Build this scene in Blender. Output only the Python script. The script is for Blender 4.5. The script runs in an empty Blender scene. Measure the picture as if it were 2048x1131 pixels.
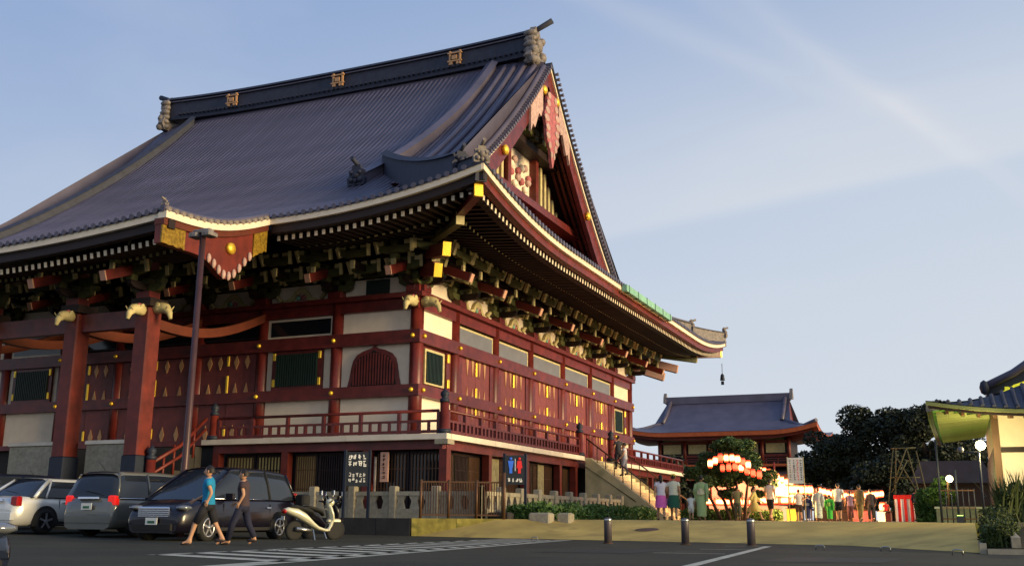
import bpy, bmesh, math, random
from mathutils import Vector, Matrix, Euler
R = math.radians
PI = math.pi
random.seed(7)
sc = bpy.context.scene
COL = sc.collection

# ---------------------------------------------------------------- camera
cd = bpy.data.cameras.new('camera'); cam = bpy.data.objects.new('camera', cd); COL.objects.link(cam)
cd.sensor_width = 36; cd.lens = 35.736; cd.clip_start = .1; cd.clip_end = 3000
yaw, pit, rol = .4117, .2266, .0075
F = Vector((-math.sin(yaw)*math.cos(pit), math.cos(yaw)*math.cos(pit), math.sin(pit)))
Rt = F.cross(Vector((0, 0, 1))).normalized(); Up = Rt.cross(F)
R2 = Rt*math.cos(rol)+Up*math.sin(rol); U2 = Up*math.cos(rol)-Rt*math.sin(rol)
m = Matrix((R2, U2, -F)).transposed().to_4x4(); m.translation = Vector((19.3874, -34.9885, .62))
cam.matrix_world = m
sc.camera = cam

# ---------------------------------------------------------------- world, sun, exposure
SUN_EL, SUN_AZ = 9.0, 94.0            # azimuth clockwise from +Y
w = bpy.data.worlds.new('World'); sc.world = w; w.use_nodes = True
nt = w.node_tree; N = nt.nodes; Lk = nt.links; N.clear()
out = N.new('ShaderNodeOutputWorld'); bg = N.new('ShaderNodeBackground')
sky = N.new('ShaderNodeTexSky'); sky.sky_type = 'NISHITA'; sky.sun_disc = False
sky.sun_elevation = R(SUN_EL); sky.sun_rotation = R(SUN_AZ); sky.air_density = 1.0; sky.dust_density = 1.0; sky.ozone_density = 1.0
tc = N.new('ShaderNodeTexCoord')
# thin evening cloud veils over the clear sky
mp = N.new('ShaderNodeMapping'); mp.inputs['Rotation'].default_value = (R(24), R(-30), R(20)); mp.inputs['Scale'].default_value = (.9, 5.0, 7.0)
nz = N.new('ShaderNodeTexNoise'); nz.inputs['Scale'].default_value = 1.1; nz.inputs['Detail'].default_value = 5; nz.inputs['Roughness'].default_value = .5; nz.inputs['Distortion'].default_value = .4
cr = N.new('ShaderNodeValToRGB'); cr.color_ramp.elements[0].position = .44; cr.color_ramp.elements[1].position = .74
cr.color_ramp.elements[0].color = (0, 0, 0, 1); cr.color_ramp.elements[1].color = (1, 1, 1, 1)
hsv = N.new('ShaderNodeHueSaturation'); hsv.inputs['Saturation'].default_value = SKY_SAT = .72
# the pale lilac band the evening sky shows towards the horizon
sep = N.new('ShaderNodeSeparateXYZ'); hr = N.new('ShaderNodeValToRGB')
hr.color_ramp.elements[0].position = 0.0; hr.color_ramp.elements[0].color = (5.9, 6.25, 6.6, 1)
hr.color_ramp.elements[1].position = .72; hr.color_ramp.elements[1].color = (1.6, 2.65, 5.0, 1)
e = hr.color_ramp.elements.new(.33); e.color = (4.5, 5.2, 6.3, 1)
mixs = N.new('ShaderNodeMix'); mixs.data_type = 'RGBA'; mixs.inputs[0].default_value = .94
mixc = N.new('ShaderNodeMix'); mixc.data_type = 'RGBA'; mixc.inputs['B'].default_value = (6.4, 6.4, 6.5, 1)
mu = N.new('ShaderNodeMath'); mu.operation = 'MULTIPLY'; mu.inputs[1].default_value = .5
Lk.new(tc.outputs['Generated'], mp.inputs['Vector']); Lk.new(mp.outputs[0], nz.inputs['Vector']); Lk.new(nz.outputs[0], cr.inputs[0])
Lk.new(sky.outputs[0], hsv.inputs['Color']); Lk.new(tc.outputs['Generated'], sep.inputs[0]); dt = N.new('ShaderNodeVectorMath'); dt.operation = 'DOT_PRODUCT'; dt.inputs[1].default_value = (-.24*math.sin(R(SUN_AZ)), -.24*math.cos(R(SUN_AZ)), 1); Lk.new(tc.outputs['Generated'], dt.inputs[0]); Lk.new(dt.outputs['Value'], hr.inputs[0])
Lk.new(hsv.outputs[0], mixs.inputs['A']); Lk.new(hr.outputs[0], mixs.inputs['B'])

def mth(op, a, b=None, clamp=False):
    n = N.new('ShaderNodeMath'); n.operation = op; n.use_clamp = clamp
    for i, v in enumerate((a, b)):
        if v is None: continue
        if isinstance(v, (int, float)): n.inputs[i].default_value = v
        else: Lk.new(v, n.inputs[i])
    return n.outputs[0]
def dotn(v):
    n = N.new('ShaderNodeVectorMath'); n.operation = 'DOT_PRODUCT'; n.inputs[1].default_value = v; Lk.new(tc.outputs['Generated'], n.inputs[0]); return n.outputs['Value']
wob = mth('MULTIPLY', mth('SUBTRACT', nz.outputs[0], .5), .05); tot = 0.0
for nv, cv, w1, w2, cmin, amp in (((.0797, .3158, -.9455), (-.1222, .9444, .3052), .012, .12, .90, .5), ((-.5019, .2998, -.8113), (-.1922, .8759, .4425), .011, .013, .972, .20), ((-.635, .2663, -.7251), (-.1112, .8974, .4269), .008, .016, .972, .11), ((-.72, .24, -.66), (.02, .90, .45), .008, .012, .972, .2)):
    d_ = mth('ADD', dotn(nv), wob)
    up_ = mth('EXPONENT', mth('MULTIPLY', mth('POWER', mth('DIVIDE', mth('MINIMUM', d_, 0), w2), 2), -1)); dn_ = mth('EXPONENT', mth('MULTIPLY', mth('POWER', mth('DIVIDE', mth('MAXIMUM', d_, 0), w1), 2), -1))
    fd = mth('DIVIDE', mth('SUBTRACT', dotn(cv), cmin), 1-cmin, True)
    tot = mth('ADD', mth('MULTIPLY', mth('MULTIPLY', mth('MULTIPLY', up_, dn_), fd), amp), tot)
veil = mth('MULTIPLY', cr.outputs[0], .14)
tot = mth('ADD', mth('MULTIPLY', tot, mth('ADD', mth('MULTIPLY', nz.outputs[0], .9), .35)), veil, True)
Lk.new(tot, mixc.inputs[0]); Lk.new(mixs.outputs['Result'], mixc.inputs['A'])
Lk.new(mixc.outputs['Result'], bg.inputs[0]); bg.inputs[1].default_value = .125
Lk.new(bg.outputs[0], out.inputs[0])
sl = bpy.data.lights.new('sun', 'SUN'); so = bpy.data.objects.new('sun', sl); COL.objects.link(so)
sl.energy = 5.0; sl.angle = R(20); sl.color = (1, .76, .40)
sd = Vector((math.sin(R(SUN_AZ))*math.cos(R(SUN_EL)), math.cos(R(SUN_AZ))*math.cos(R(SUN_EL)), math.sin(R(SUN_EL))))
so.rotation_euler = sd.to_track_quat('Z', 'Y').to_euler()
vs = sc.view_settings; sc.display_settings.display_device = 'sRGB'; vs.view_transform = 'Standard'; vs.look = 'None'; vs.gamma = 1; vs.use_curve_mapping = False
vs.exposure = 0.0
sc.render.engine = 'CYCLES'

# ---------------------------------------------------------------- materials
def mat(name, col, rough=.6, metal=0, var=.18, scale=2.5, bump=.15, bscale=12, emit=None, estr=0, coat=0, alpha=None, stain=None, objvar=.10):
    m = bpy.data.materials.new(name); m.use_nodes = True; n = m.node_tree.nodes; l = m.node_tree.links
    b = n['Principled BSDF']; b.inputs['Roughness'].default_value = rough; b.inputs['Metallic'].default_value = metal
    t = n.new('ShaderNodeTexCoord'); z = n.new('ShaderNodeTexNoise'); z.inputs['Scale'].default_value = scale; z.inputs['Detail'].default_value = 6
    l.new(t.outputs['Object'], z.inputs['Vector'])
    r = n.new('ShaderNodeValToRGB'); r.color_ramp.elements[0].position = .3; r.color_ramp.elements[1].position = .72
    r.color_ramp.elements[0].color = tuple(c*(1-var) for c in col)+(1,); r.color_ramp.elements[1].color = tuple(min(1, c*(1+var)) for c in col)+(1,)
    l.new(z.outputs[0], r.inputs[0]); last = r.outputs[0]
    if stain:
        z2 = n.new('ShaderNodeTexNoise'); z2.inputs['Scale'].default_value = stain[1]; z2.inputs['Detail'].default_value = 8; l.new(t.outputs['Object'], z2.inputs['Vector'])
        r2 = n.new('ShaderNodeValToRGB'); r2.color_ramp.elements[0].position = stain[2]; r2.color_ramp.elements[1].position = stain[2]+.15
        l.new(z2.outputs[0], r2.inputs[0]); mx = n.new('ShaderNodeMix'); mx.data_type = 'RGBA'; mx.inputs['B'].default_value = tuple(stain[0])+(1,)
        l.new(r2.outputs[0], mx.inputs[0]); l.new(last, mx.inputs['A']); last = mx.outputs['Result']
    oi = n.new('ShaderNodeObjectInfo'); mr = n.new('ShaderNodeMapRange'); mr.inputs['To Min'].default_value = 1-objvar; mr.inputs['To Max'].default_value = 1+objvar
    hs = n.new('ShaderNodeHueSaturation'); l.new(oi.outputs['Random'], mr.inputs['Value']); l.new(mr.outputs['Result'], hs.inputs['Value']); l.new(last, hs.inputs['Color']); last = hs.outputs['Color']
    l.new(last, b.inputs['Base Color'])
    if bump:
        z3 = n.new('ShaderNodeTexNoise'); z3.inputs['Scale'].default_value = bscale; z3.inputs['Detail'].default_value = 4; l.new(t.outputs['Object'], z3.inputs['Vector'])
        bp = n.new('ShaderNodeBump'); bp.inputs['Strength'].default_value = bump; bp.inputs['Distance'].default_value = .02
        l.new(z3.outputs[0], bp.inputs['Height']); l.new(bp.outputs[0], b.inputs['Normal'])
    b.inputs['Specular IOR Level'].default_value = .4
    if emit: b.inputs['Emission Color'].default_value = tuple(emit)+(1,); b.inputs['Emission Strength'].default_value = estr
    if coat: b.inputs['Coat Weight'].default_value = coat; b.inputs['Coat Roughness'].default_value = .05
    return m
M = {}
M['red'] = mat('red_lacquer', (.125, .017, .014), .4, var=.35, bump=.12, stain=((.085, .016, .013), .8, .58))
M['redbright'] = mat('vermilion_paint', (.125, .017, .011), .5, var=.35, bump=.12)
M['orange'] = mat('orange_vermilion', (.10, .018, .006), .55)
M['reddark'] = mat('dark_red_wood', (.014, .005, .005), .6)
M['door'] = mat('door_red', (.19, .042, .038), .5, var=.2, bump=.03)
M['plaster'] = mat('cream_plaster', (.82, .70, .56), .85, var=.06, bump=.1)
M['white'] = mat('white_paint', (.74, .64, .50), .7, var=.08, bump=.04)
M['cream'] = mat('cream_paint', (.52, .44, .22), .65, var=.2, scale=5)
M['green'] = mat('bracket_green', (.07, .072, .022), .6, var=.35, scale=4)
M['kgreen'] = mat('lattice_green', (.009, .026, .020), .5)
M['verdigris'] = mat('verdigris', (.20, .42, .31), .6)
M['gold'] = mat('gold_fitting', (1.0, .62, .06), .38, metal=.55, var=.1, bump=.25, bscale=25)
M['oldgold'] = mat('worn_gold', (.30, .18, .02), .45, metal=.4, var=.5, scale=9, bump=.5)
M['golddim'] = mat('brass_lozenge', (.55, .30, .14), .5, metal=.2, var=.1)
M['tile'] = mat('roof_tile', (.090, .079, .115), .42, var=.22, scale=.6, bump=.1, stain=((.085, .075, .10), .35, .56))
M['tiledark'] = mat('ridge_tile', (.028, .032, .055), .7, var=.25)
M['tilegrey'] = mat('ornament_tile', (.20, .17, .155), .6, var=.4, scale=6, bump=.4)
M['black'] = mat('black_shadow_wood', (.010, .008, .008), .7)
M['navy'] = mat('dark_blue_metal', (.012, .018, .035), .6)
M['screen'] = mat('window_screen', (.15, .15, .17), .35, var=.1)
M['glass'] = mat('dark_glass', (.012, .014, .018), .08, var=.1, bump=0)
M['curtain'] = mat('lit_curtain', (.35, .28, .12), .8, emit=(.55, .42, .12), estr=.05, var=.3, scale=1.2)
M['pink'] = mat('pale_pink_end', (.62, .34, .24), .6)
M['carve'] = mat('carved_pink_white', (.46, .30, .26), .7, var=.3, scale=6)
M['carvered'] = mat('carved_magenta', (.42, .12, .13), .7, var=.3, scale=5)
M['stone'] = mat('granite', (.33, .29, .21), .8, var=.2, scale=8, bump=.2, stain=((.16, .15, .09), 1.2, .6))
M['litmoss'] = mat('lit_mossy_stone', (.28, .235, .05), .9, var=.35, scale=3, bump=.5, stain=((.10, .10, .02), 2.2, .5))
M['stairstone'] = mat('weathered_concrete', (.52, .45, .26), .9, var=.2, scale=2, bump=.3, stain=((.20, .20, .10), .7, .58))
M['darkwall'] = mat('dark_retaining_stone', (.035, .032, .03), .9, bump=.4)
M['asphalt'] = mat('asphalt', (.022, .024, .015), .9, var=.45, scale=.5, bump=.4, bscale=45, stain=((.014, .016, .012), .22, .52))
M['ramp'] = mat('tan_paving', (.50, .355, .10), .9, var=.28, scale=.7, bump=.35, bscale=30, stain=((.37, .26, .08), 1.1, .54))
M['terrace'] = mat('terrace_gravel', (.30, .24, .11), .95, var=.2)
M['line'] = mat('road_paint', (.45, .44, .36), .8, var=.25, scale=2.5, stain=((.13, .13, .10), 1.6, .58))
M['iron'] = mat('brown_iron', (.10, .05, .025), .5, metal=.3)
M['polebrown'] = mat('pole_brown', (.055, .026, .028), .4, metal=.2)
M['steel'] = mat('steel', (.4, .4, .38), .3, metal=.9)
M['bollard'] = mat('bollard_grey', (.10, .085, .09), .45, metal=.2)
M['soil'] = mat('soil', (.05, .04, .02), .95)
def leafmat(name, a, b):
    m = bpy.data.materials.new(name); m.use_nodes = True; n = m.node_tree.nodes; l = m.node_tree.links; bs = n['Principled BSDF']
    g = n.new('ShaderNodeNewGeometry'); r = n.new('ShaderNodeValToRGB'); r.color_ramp.elements[0].color = a+(1,); r.color_ramp.elements[1].color = b+(1,)
    l.new(g.outputs['Random Per Island'], r.inputs[0]); l.new(r.outputs[0], bs.inputs['Base Color']); bs.inputs['Roughness'].default_value = .7
    bs.inputs['Transmission Weight'].default_value = 0
    return m
M['leafdark'] = leafmat('dark_leaves', (.003, .006, .003), (.030, .044, .016))
M['leafpine'] = leafmat('pine_needles', (.018, .05, .010), (.055, .11, .022))
M['leafhedge'] = leafmat('hedge_leaves', (.03, .08, .012), (.09, .17, .03))
M['leafplant'] = leafmat('plant_leaves', (.012, .028, .006), (.09, .12, .02))
M['bark'] = mat('bark', (.045, .03, .02), .9, var=.3, scale=8, bump=.5)

# ---------------------------------------------------------------- mesh helpers
class B:
    def __init__(s): s.v = []; s.f = []; s.m = []; s.smooth = []
    def add(s, vs, fs, mi=0, sm=False):
        o = len(s.v); s.v += [tuple(v) for v in vs]
        for f in fs: s.f.append(tuple(i+o for i in f)); s.m.append(mi); s.smooth.append(sm)
        return s
    def box(s, x0, x1, y0, y1, z0, z1, mi=0):
        return s.add([(x0,y0,z0),(x1,y0,z0),(x1,y1,z0),(x0,y1,z0),(x0,y0,z1),(x1,y0,z1),(x1,y1,z1),(x0,y1,z1)],
              [(0,3,2,1),(4,5,6,7),(0,1,5,4),(1,2,6,5),(2,3,7,6),(3,0,4,7)], mi)
    def cbox(s, c, d, mi=0): return s.box(c[0]-d[0]/2, c[0]+d[0]/2, c[1]-d[1]/2, c[1]+d[1]/2, c[2]-d[2]/2, c[2]+d[2]/2, mi)
    def bevbox(s, x0, x1, y0, y1, z0, z1, b=.02, mi=0):
        # box with chamfered vertical and top edges
        def ring(z, i): return [(x0+i, y0+b+0, z) if 0 else p for p in ((x0+b,y0+i,z),(x1-b,y0+i,z),(x1-i,y0+b,z),(x1-i,y1-b,z),(x1-b,y1-i,z),(x0+b,y1-i,z),(x0+i,y1-b,z),(x0+i,y0+b,z))]
        r = [ring(z0, 0), ring(z1-b, 0), [(max(min(p[0], x1-b*1.5), x0+b*1.5), max(min(p[1], y1-b*1.5), y0+b*1.5), z1) for p in ring(z1, 0)]]
        vs = sum(r, []); fs = []
        for k in range(2):
            for i in range(8): j = (i+1) % 8; fs.append((k*8+i, k*8+j, k*8+8+j, k*8+8+i))
        fs += [tuple(range(16, 24)), tuple(reversed(range(8)))]
        return s.add(vs, fs, mi)
    def bar(s, a, b, w, h=None, mi=0, up=(0,0,1)):
        a = Vector(a); b = Vector(b); h = h or w; d = (b-a).normalized(); u = Vector(up)
        if abs(d.dot(u)) > .98: u = Vector((0, 1, 0))
        sd = d.cross(u).normalized(); u = sd.cross(d)
        vs = []
        for p in (a, b):
            for i, j in ((-1,-1),(1,-1),(1,1),(-1,1)): vs.append(p+sd*i*w/2+u*j*h/2)
        return s.add(vs, [(0,1,2,3),(7,6,5,4),(0,4,5,1),(1,5,6,2),(2,6,7,3),(3,7,4,0)], mi)
    def tube(s, pts, r, n=8, mi=0, caps=True, sm=True):
        pts = [Vector(p) for p in pts]; rs = r if isinstance(r, (list, tuple)) else [r]*len(pts)
        vs = []; u = None
        for i, p in enumerate(pts):
            d = (pts[min(i+1, len(pts)-1)]-pts[max(i-1, 0)])
            if d.length < 1e-9: d = Vector((0, 0, 1))
            d.normalize()
            if u is None:
                u = Vector((0, 0, 1)) if abs(d.z) < .9 else Vector((1, 0, 0))
            u = (u-d*u.dot(d)).normalized(); v = d.cross(u)
            for k in range(n): a = 2*PI*k/n; vs.append(p+(u*math.cos(a)+v*math.sin(a))*rs[i])
        fs = []
        for i in range(len(pts)-1):
            for k in range(n): j = (k+1) % n; fs.append((i*n+k, i*n+j, (i+1)*n+j, (i+1)*n+k))
        s.add(vs, fs, mi, sm)
        if caps:
            o = len(s.v)-len(vs); L = len(pts)
            s.f.append(tuple(o+k for k in reversed(range(n)))); s.m.append(mi); s.smooth.append(False)
            s.f.append(tuple(o+(L-1)*n+k for k in range(n))); s.m.append(mi); s.smooth.append(False)
        return s
    def lathe(s, c, prof, n=16, mi=0, sm=True, axis='z'):
        vs = []
        for r, z in prof:
            for k in range(n):
                a = 2*PI*k/n; x, y = r*math.cos(a), r*math.sin(a)
                p = (x, y, z) if axis == 'z' else ((x, z, y) if axis == 'y' else (z, x, y))
                vs.append((c[0]+p[0], c[1]+p[1], c[2]+p[2]))
        fs = []
        for i in range(len(prof)-1):
            for k in range(n): j = (k+1) % n; fs.append((i*n+k, i*n+j, (i+1)*n+j, (i+1)*n+k))
        s.add(vs, fs, mi, sm); o = len(s.v)-len(vs)
        for base, rev in ((0, 1), ((len(prof)-1)*n, 0)):
            idx = [o+base+k for k in range(n)]
            s.f.append(tuple(reversed(idx)) if rev else tuple(idx)); s.m.append(mi); s.smooth.append(False)
        return s
    def grid(s, rows, mi=0, sm=True, close=False):
        n = len(rows[0]); vs = [p for r in rows for p in r]; fs = []
        for i in range(len(rows)-1):
            for k in range(n if close else n-1): j = (k+1) % n; fs.append((i*n+k, i*n+j, (i+1)*n+j, (i+1)*n+k))
        return s.add(vs, fs, mi, sm)
    def prism(s, poly, axis, a, b, mi=0):
        # poly: 2D points; axis: normal axis of the polygon
        def P(p, t): return {'x': (t, p[0], p[1]), 'y': (p[0], t, p[1]), 'z': (p[0], p[1], t)}[axis]
        n = len(poly); vs = [P(p, a) for p in poly]+[P(p, b) for p in poly]
        fs = [tuple(range(n)), tuple(reversed(range(n, 2*n)))]+[(i, i+n, (i+1) % n+n, (i+1) % n) for i in range(n)]
        return s.add(vs, fs, mi)
    def sphere(s, c, r, n=10, mi=0):
        rr = r if isinstance(r, (tuple, list)) else (r, r, r); rows = []
        for i in range(n//2+1):
            t = PI*i/(n//2); st = max(math.sin(t), .02)
            rows.append([(c[0]+rr[0]*st*math.cos(2*PI*k/n), c[1]+rr[1]*st*math.sin(2*PI*k/n), c[2]+rr[2]*math.cos(t)) for k in range(n)])
        return s.grid(rows, mi, True, True)
WL = {}
def W(o): return WL.get(o.name, Vector((0, 0, 0))) if o else Vector((0, 0, 0))
def build(b, name, mats, parent=None, origin=None, fixn=True):
    if not isinstance(mats, (list, tuple)): mats = [mats]
    xs = [v[0] for v in b.v]; ys = [v[1] for v in b.v]; zs = [v[2] for v in b.v]
    o = Vector(origin) if origin else Vector(((min(xs)+max(xs))/2, (min(ys)+max(ys))/2, min(zs)))
    me = bpy.data.meshes.new(name); me.from_pydata([(v[0]-o.x, v[1]-o.y, v[2]-o.z) for v in b.v], [], b.f)
    for mm in mats: me.materials.append(mm)
    me.polygons.foreach_set('material_index', b.m); me.polygons.foreach_set('use_smooth', b.smooth)
    if fixn:
        bm = bmesh.new(); bm.from_mesh(me); bmesh.ops.recalc_face_normals(bm, faces=bm.faces); bm.to_mesh(me); bm.free()
    me.update()
    ob = bpy.data.objects.new(name, me); COL.objects.link(ob)
    ob.parent = parent; ob.location = o-W(parent); WL[ob.name] = o
    return ob
def inst(src, parent, loc, rot=None, scale=None, name=None):
    # loc: world location (parents are unrotated at build time)
    o = src.copy(); o.parent = parent; o.location = Vector(loc)-W(parent); COL.objects.link(o)
    if rot is not None: o.rotation_euler = rot
    if scale is not None: o.scale = scale
    WL[o.name] = Vector(loc)
    return o
def tag(o, label=None, cat=None, group=None, kind=None):
    if label: o['label'] = label
    if cat: o['category'] = cat
    if group: o['group'] = group
    if kind: o['kind'] = kind
    return o
def thing(name, label, cat, loc, rotz=0, group=None):
    o = bpy.data.objects.new(name, None); COL.objects.link(o); o.location = loc; o.rotation_euler = (0, 0, rotz); o.empty_display_size = .3
    WL[o.name] = Vector(loc); return tag(o, label, cat, group)
def copy_tree(o, parent=None):
    c = o.copy(); COL.objects.link(c); c.parent = parent
    for ch in list(o.children): copy_tree(ch, c)
    return c
def struct(b, name, m): return tag(build(b, name, m), kind='structure')
def LX(s): return max(0.0, s)
TZ = .57
# ================================================================ ground
b = B()
nx, ny = 40, 30
rows = []
for i in range(nx+1):
    x = -150+300*i/nx
    rows.append([(x, -60+80*j/ny, .02*min(max(0, 2-x), 15)) for j in range(ny+1)])
b.grid(rows, 0, True)
struct(b, 'parking_lot', M['asphalt'])
b = B(); g = 900; b.add([(-g, -g, -.02), (g, -g, -.02), (g, g*1.2, -.02), (-g, g*1.2, -.02)], [(0, 1, 2, 3)])
struct(b, 'ground', M['asphalt'])
# terrace deck (one level step above the car park)
Tp = [(-60, -5.3), (2.94, -5.3), (5.3, -3.9), (8.5, -1.2), (14.5, -1.8), (17, -2.6), (19.6, -5.5), (19.6, 2), (60, 2), (400, 500), (-400, 500)]
b = B(); b.prism(Tp, 'z', .15, TZ); struct(b, 'terrace', M['terrace'])
# sloped tan apron between car park and terrace
Bp = [(2.94, -5.3), (5.7, -5.6), (8.46, -5.95), (14.1, -7.1), (16.7, -7.7), (19.6, -12)]
Tt = [(2.94, -5.28), (5.3, -3.9), (8.5, -1.2), (14.5, -1.8), (17, -2.6), (19.6, -5.5)]
rows = []
for j in range(9):
    u = j/8; rows.append([(p[0]+(q[0]-p[0])*u, p[1]+(q[1]-p[1])*u, .006+(TZ-.002)*(u if k else 0)) for k, (p, q) in enumerate(zip(Bp, Tt))])
b = B(); b.grid(rows, 0, True); struct(b, 'ramp', M['ramp'])
# retaining walls
wl = thing('retaining_wall', 'low dark stone retaining wall behind the white scooter, its mossy right end coloured a lit yellow', 'wall', (-10, -5.3, 0))
x = 2.92
def wallblocks(ax, ay, bx, by, n, mt, th=.3):
    d = Vector((bx-ax, by-ay, 0)); L = d.length; d.normalize(); nn = Vector((d.y, -d.x, 0))
    for i in range(n):
        a = Vector((ax, ay, 0))+d*(L*i/n+.006); c = Vector((ax, ay, 0))+d*(L*(i+1)/n-.006); o = nn*random.uniform(0.02, .035)
        bb = B(); vs = [a+o, c+o, c-nn*th, a-nn*th]; vs = [(p.x, p.y, 0) for p in vs]+[(p.x, p.y, TZ+.01) for p in vs]
        bb.add(vs, [(0,3,2,1),(4,5,6,7),(0,1,5,4),(1,2,6,5),(2,3,7,6),(3,0,4,7)]); build(bb, 'block', mt, wl)
wallblocks(-7.2, -5.34, 2.92, -5.34, 8, M['darkwall'])
wallblocks(2.96, -5.34, 5.45, -3.86, 2, M['litmoss'])  # light put into the colour: shaded front near black, lit mossy end yellow

# ================================================================ main hall
hall = thing('temple_hall', 'huge red temple hall with blue-grey tiled gable roof and a verandah', 'temple', (-13, 14, TZ))
XC = [0, -3.68, -7.38, -10.77, -15.29, -18.68, -22.38, -26.06]
YC = [0, 3.21, 7.31, 11.5, 16.0, 20.43, 24.54, 28.32]
E0 = 5.37; XL, YB = -26.06, 28.32; XM = -13.03; YM = 14.16
XW, YW = XL-E0-1.9, YB+E0
VX = .2; VXL = 2*XM-VX-1.5
Z0 = 11.42
def lift(s): return 1.02*max(0, 1-max(0, s)/9.0)**2.2
def eave_s(p, a, c): return min(abs(p-a), abs(c-p))
def ZP(t): return Z0+.317*t+.0219*t*t
def kohai_z(X, t):     # t<0
    s = min(-3.36-X, X-(2*XM+3.36)); s = max(0, s); u = -t/5.32
    return ZP(0)+.317*t+(.50*max(0, 1-s/9)**1.8)*u-.33*math.sin(PI*min(1, u))*max(0, 1-s/2.5)
def Zfront(X, t):
    s = eave_s(X, XW, E0)
    if t < 0: return kohai_z(X, t)+lift(s)
    z = ZP(t)+lift(s)*max(0, 1-t/9)**1.3
    if X > VX-2.9: z -= .5*((X-VX+2.9)/2.9)**2*min(1, max(0, (t-4.5)/3))
    if X < VXL+2.9: z -= .5*((VXL+2.9-X)/2.9)**2*min(1, max(0, (t-4.5)/3))
    return z
def Zside(Y, t):
    s = eave_s(Y, -E0, YW)
    return ZP(t)+lift(s)*max(0, 1-t/9)**1.3
roof = tag(build(B().box(XM-8, XM+8, YM-4, YM+4, 20, 20.2), 'roof', M['tile'], hall))
# base surfaces
TR = YM+E0
def front_rows(sign=1, kohai=True):
    b = B(); xs = [XW+(E0-XW)*i/84 for i in range(85)]; rows = []
    for X in xs:
        tmax = TR
        if X > VX: tmax = E0-X
        if X < VXL: tmax = X-XW
        rows.append((X, tmax))
    for (Xa, ta), (Xb, tb) in zip(rows[:-1], rows[1:]):
        n = 16
        A_ = [(Xa, -E0+ta*k/n, Zfront(Xa, ta*k/n)-.04) for k in range(n+1)]; B_ = [(Xb, -E0+tb*k/n, Zfront(Xb, tb*k/n)-.04) for k in range(n+1)]
        if sign < 0: A_ = [(p[0], 2*YM-p[1], p[2]) for p in A_]; B_ = [(p[0], 2*YM-p[1], p[2]) for p in B_]
        b.grid([A_, B_])
    if kohai:
        ks = [2*XM+3.36+(-3.36-(2*XM+3.36))*i/40 for i in range(41)]
        for Xa, Xb in zip(ks[:-1], ks[1:]):
            b.grid([[(X, -E0+t, Zfront(X, t)-.04) for t in [-5.32+5.32*k/8 for k in range(9)]] for X in (Xa, Xb)])
    return b
build(front_rows(1), 'front_slope', M['tile'], roof); build(front_rows(-1, False), 'rear_slope', M['tile'], roof)
def side_rows(sign):
    b = B(); ys = [-E0+(YW+E0)*i/90 for i in range(91)]; L = []
    for Y in ys: L.append((Y, min(7.4, Y+E0, YW-Y)))
    for (Ya, ta), (Yb, tb) in zip(L[:-1], L[1:]):
        r = []
        for Y, tm in ((Ya, ta), (Yb, tb)):
            pts = [(E0-tm*k/8, Y, Zside(Y, tm*k/8)-.04) for k in range(9)]
            if sign < 0: pts = [(2*XM-1.9-p[0], p[1], p[2]) for p in pts]
            r.append(pts)
        b.grid(r)
    return b
build(side_rows(1), 'side_slope', M['tile'], roof); build(side_rows(-1), 'side_slope', M['tile'], roof)
# tile rows, one object per roll
def tile_row(pts, r=.085, n=4, name='tile_row', mt=None, wdir=(1, 0, 0)):
    b = B(); wd = Vector(wdir); vs = []; pts = [Vector(p) for p in pts]
    for i, p in enumerate(pts):
        d = (pts[min(i+1, len(pts)-1)]-pts[max(0, i-1)]).normalized(); u = wd.cross(d)
        if u.z < 0: u = -u
        vs.append([p+wd*(r*math.cos(PI*k/(n-1)))+u*(r*.55*math.sin(PI*k/(n-1))-.02) for k in range(n)])
    b.grid(vs, 0, True)
    c = pts[0]; d = (pts[1]-pts[0]).normalized()
    cap = [c+wd*(r*1.18*math.cos(2*PI*k/8))+Vector((0, 0, r*1.18*math.sin(2*PI*k/8))) for k in range(8)]
    b.add(cap+[q-d*.05 for q in cap], [tuple(range(8, 16))]+[(k, (k+1) % 8, (k+1) % 8+8, k+8) for k in range(8)])
    return build(b, name, mt or M['tile'], roof, fixn=False)
k = 0; X = VX-.45
def frow(X, r=.085):
    t0 = -5.32 if (2*XM+3.36 <= X <= -3.36) else 0
    tm = TR-.5
    if X > VX: tm = E0-X-.1
    if X < VXL: tm = X-XW-.1
    if tm < .5: return
    n = 12 if t0 == 0 else 16
    ts = [t0+(tm-t0)*i/n for i in range(n+1)]
    tile_row([(X, -E0+t-.03*(i == 0), Zfront(X, t)) for i, t in enumerate(ts)], r)
X = E0-.4
while X > -27.6:
    frow(X)
    X -= .325
Y = -E0+.4
while Y < YW-.4:
    tm = min(7.2, Y+E0-.1, YW-Y-.1)
    if tm > .4: tile_row([(E0-t+.03*(t == 0), Y, Zside(Y, t)) for t in [tm*i/4 for i in range(5)]], wdir=(0, 1, 0))
    Y += .325
# big rolls by the verge
for X in (VX-.22, VX-.80, VX-1.38, VX-1.96, VX-2.54):
    b = B(); b.tube([(X, -E0+t, Zfront(X, t)+.05) for t in [E0-X+.15+(TR-.5-E0+X-.15)*i/14 for i in range(15)]], .16, 8); build(b, 'verge_roll', M['tile'], roof)
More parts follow.
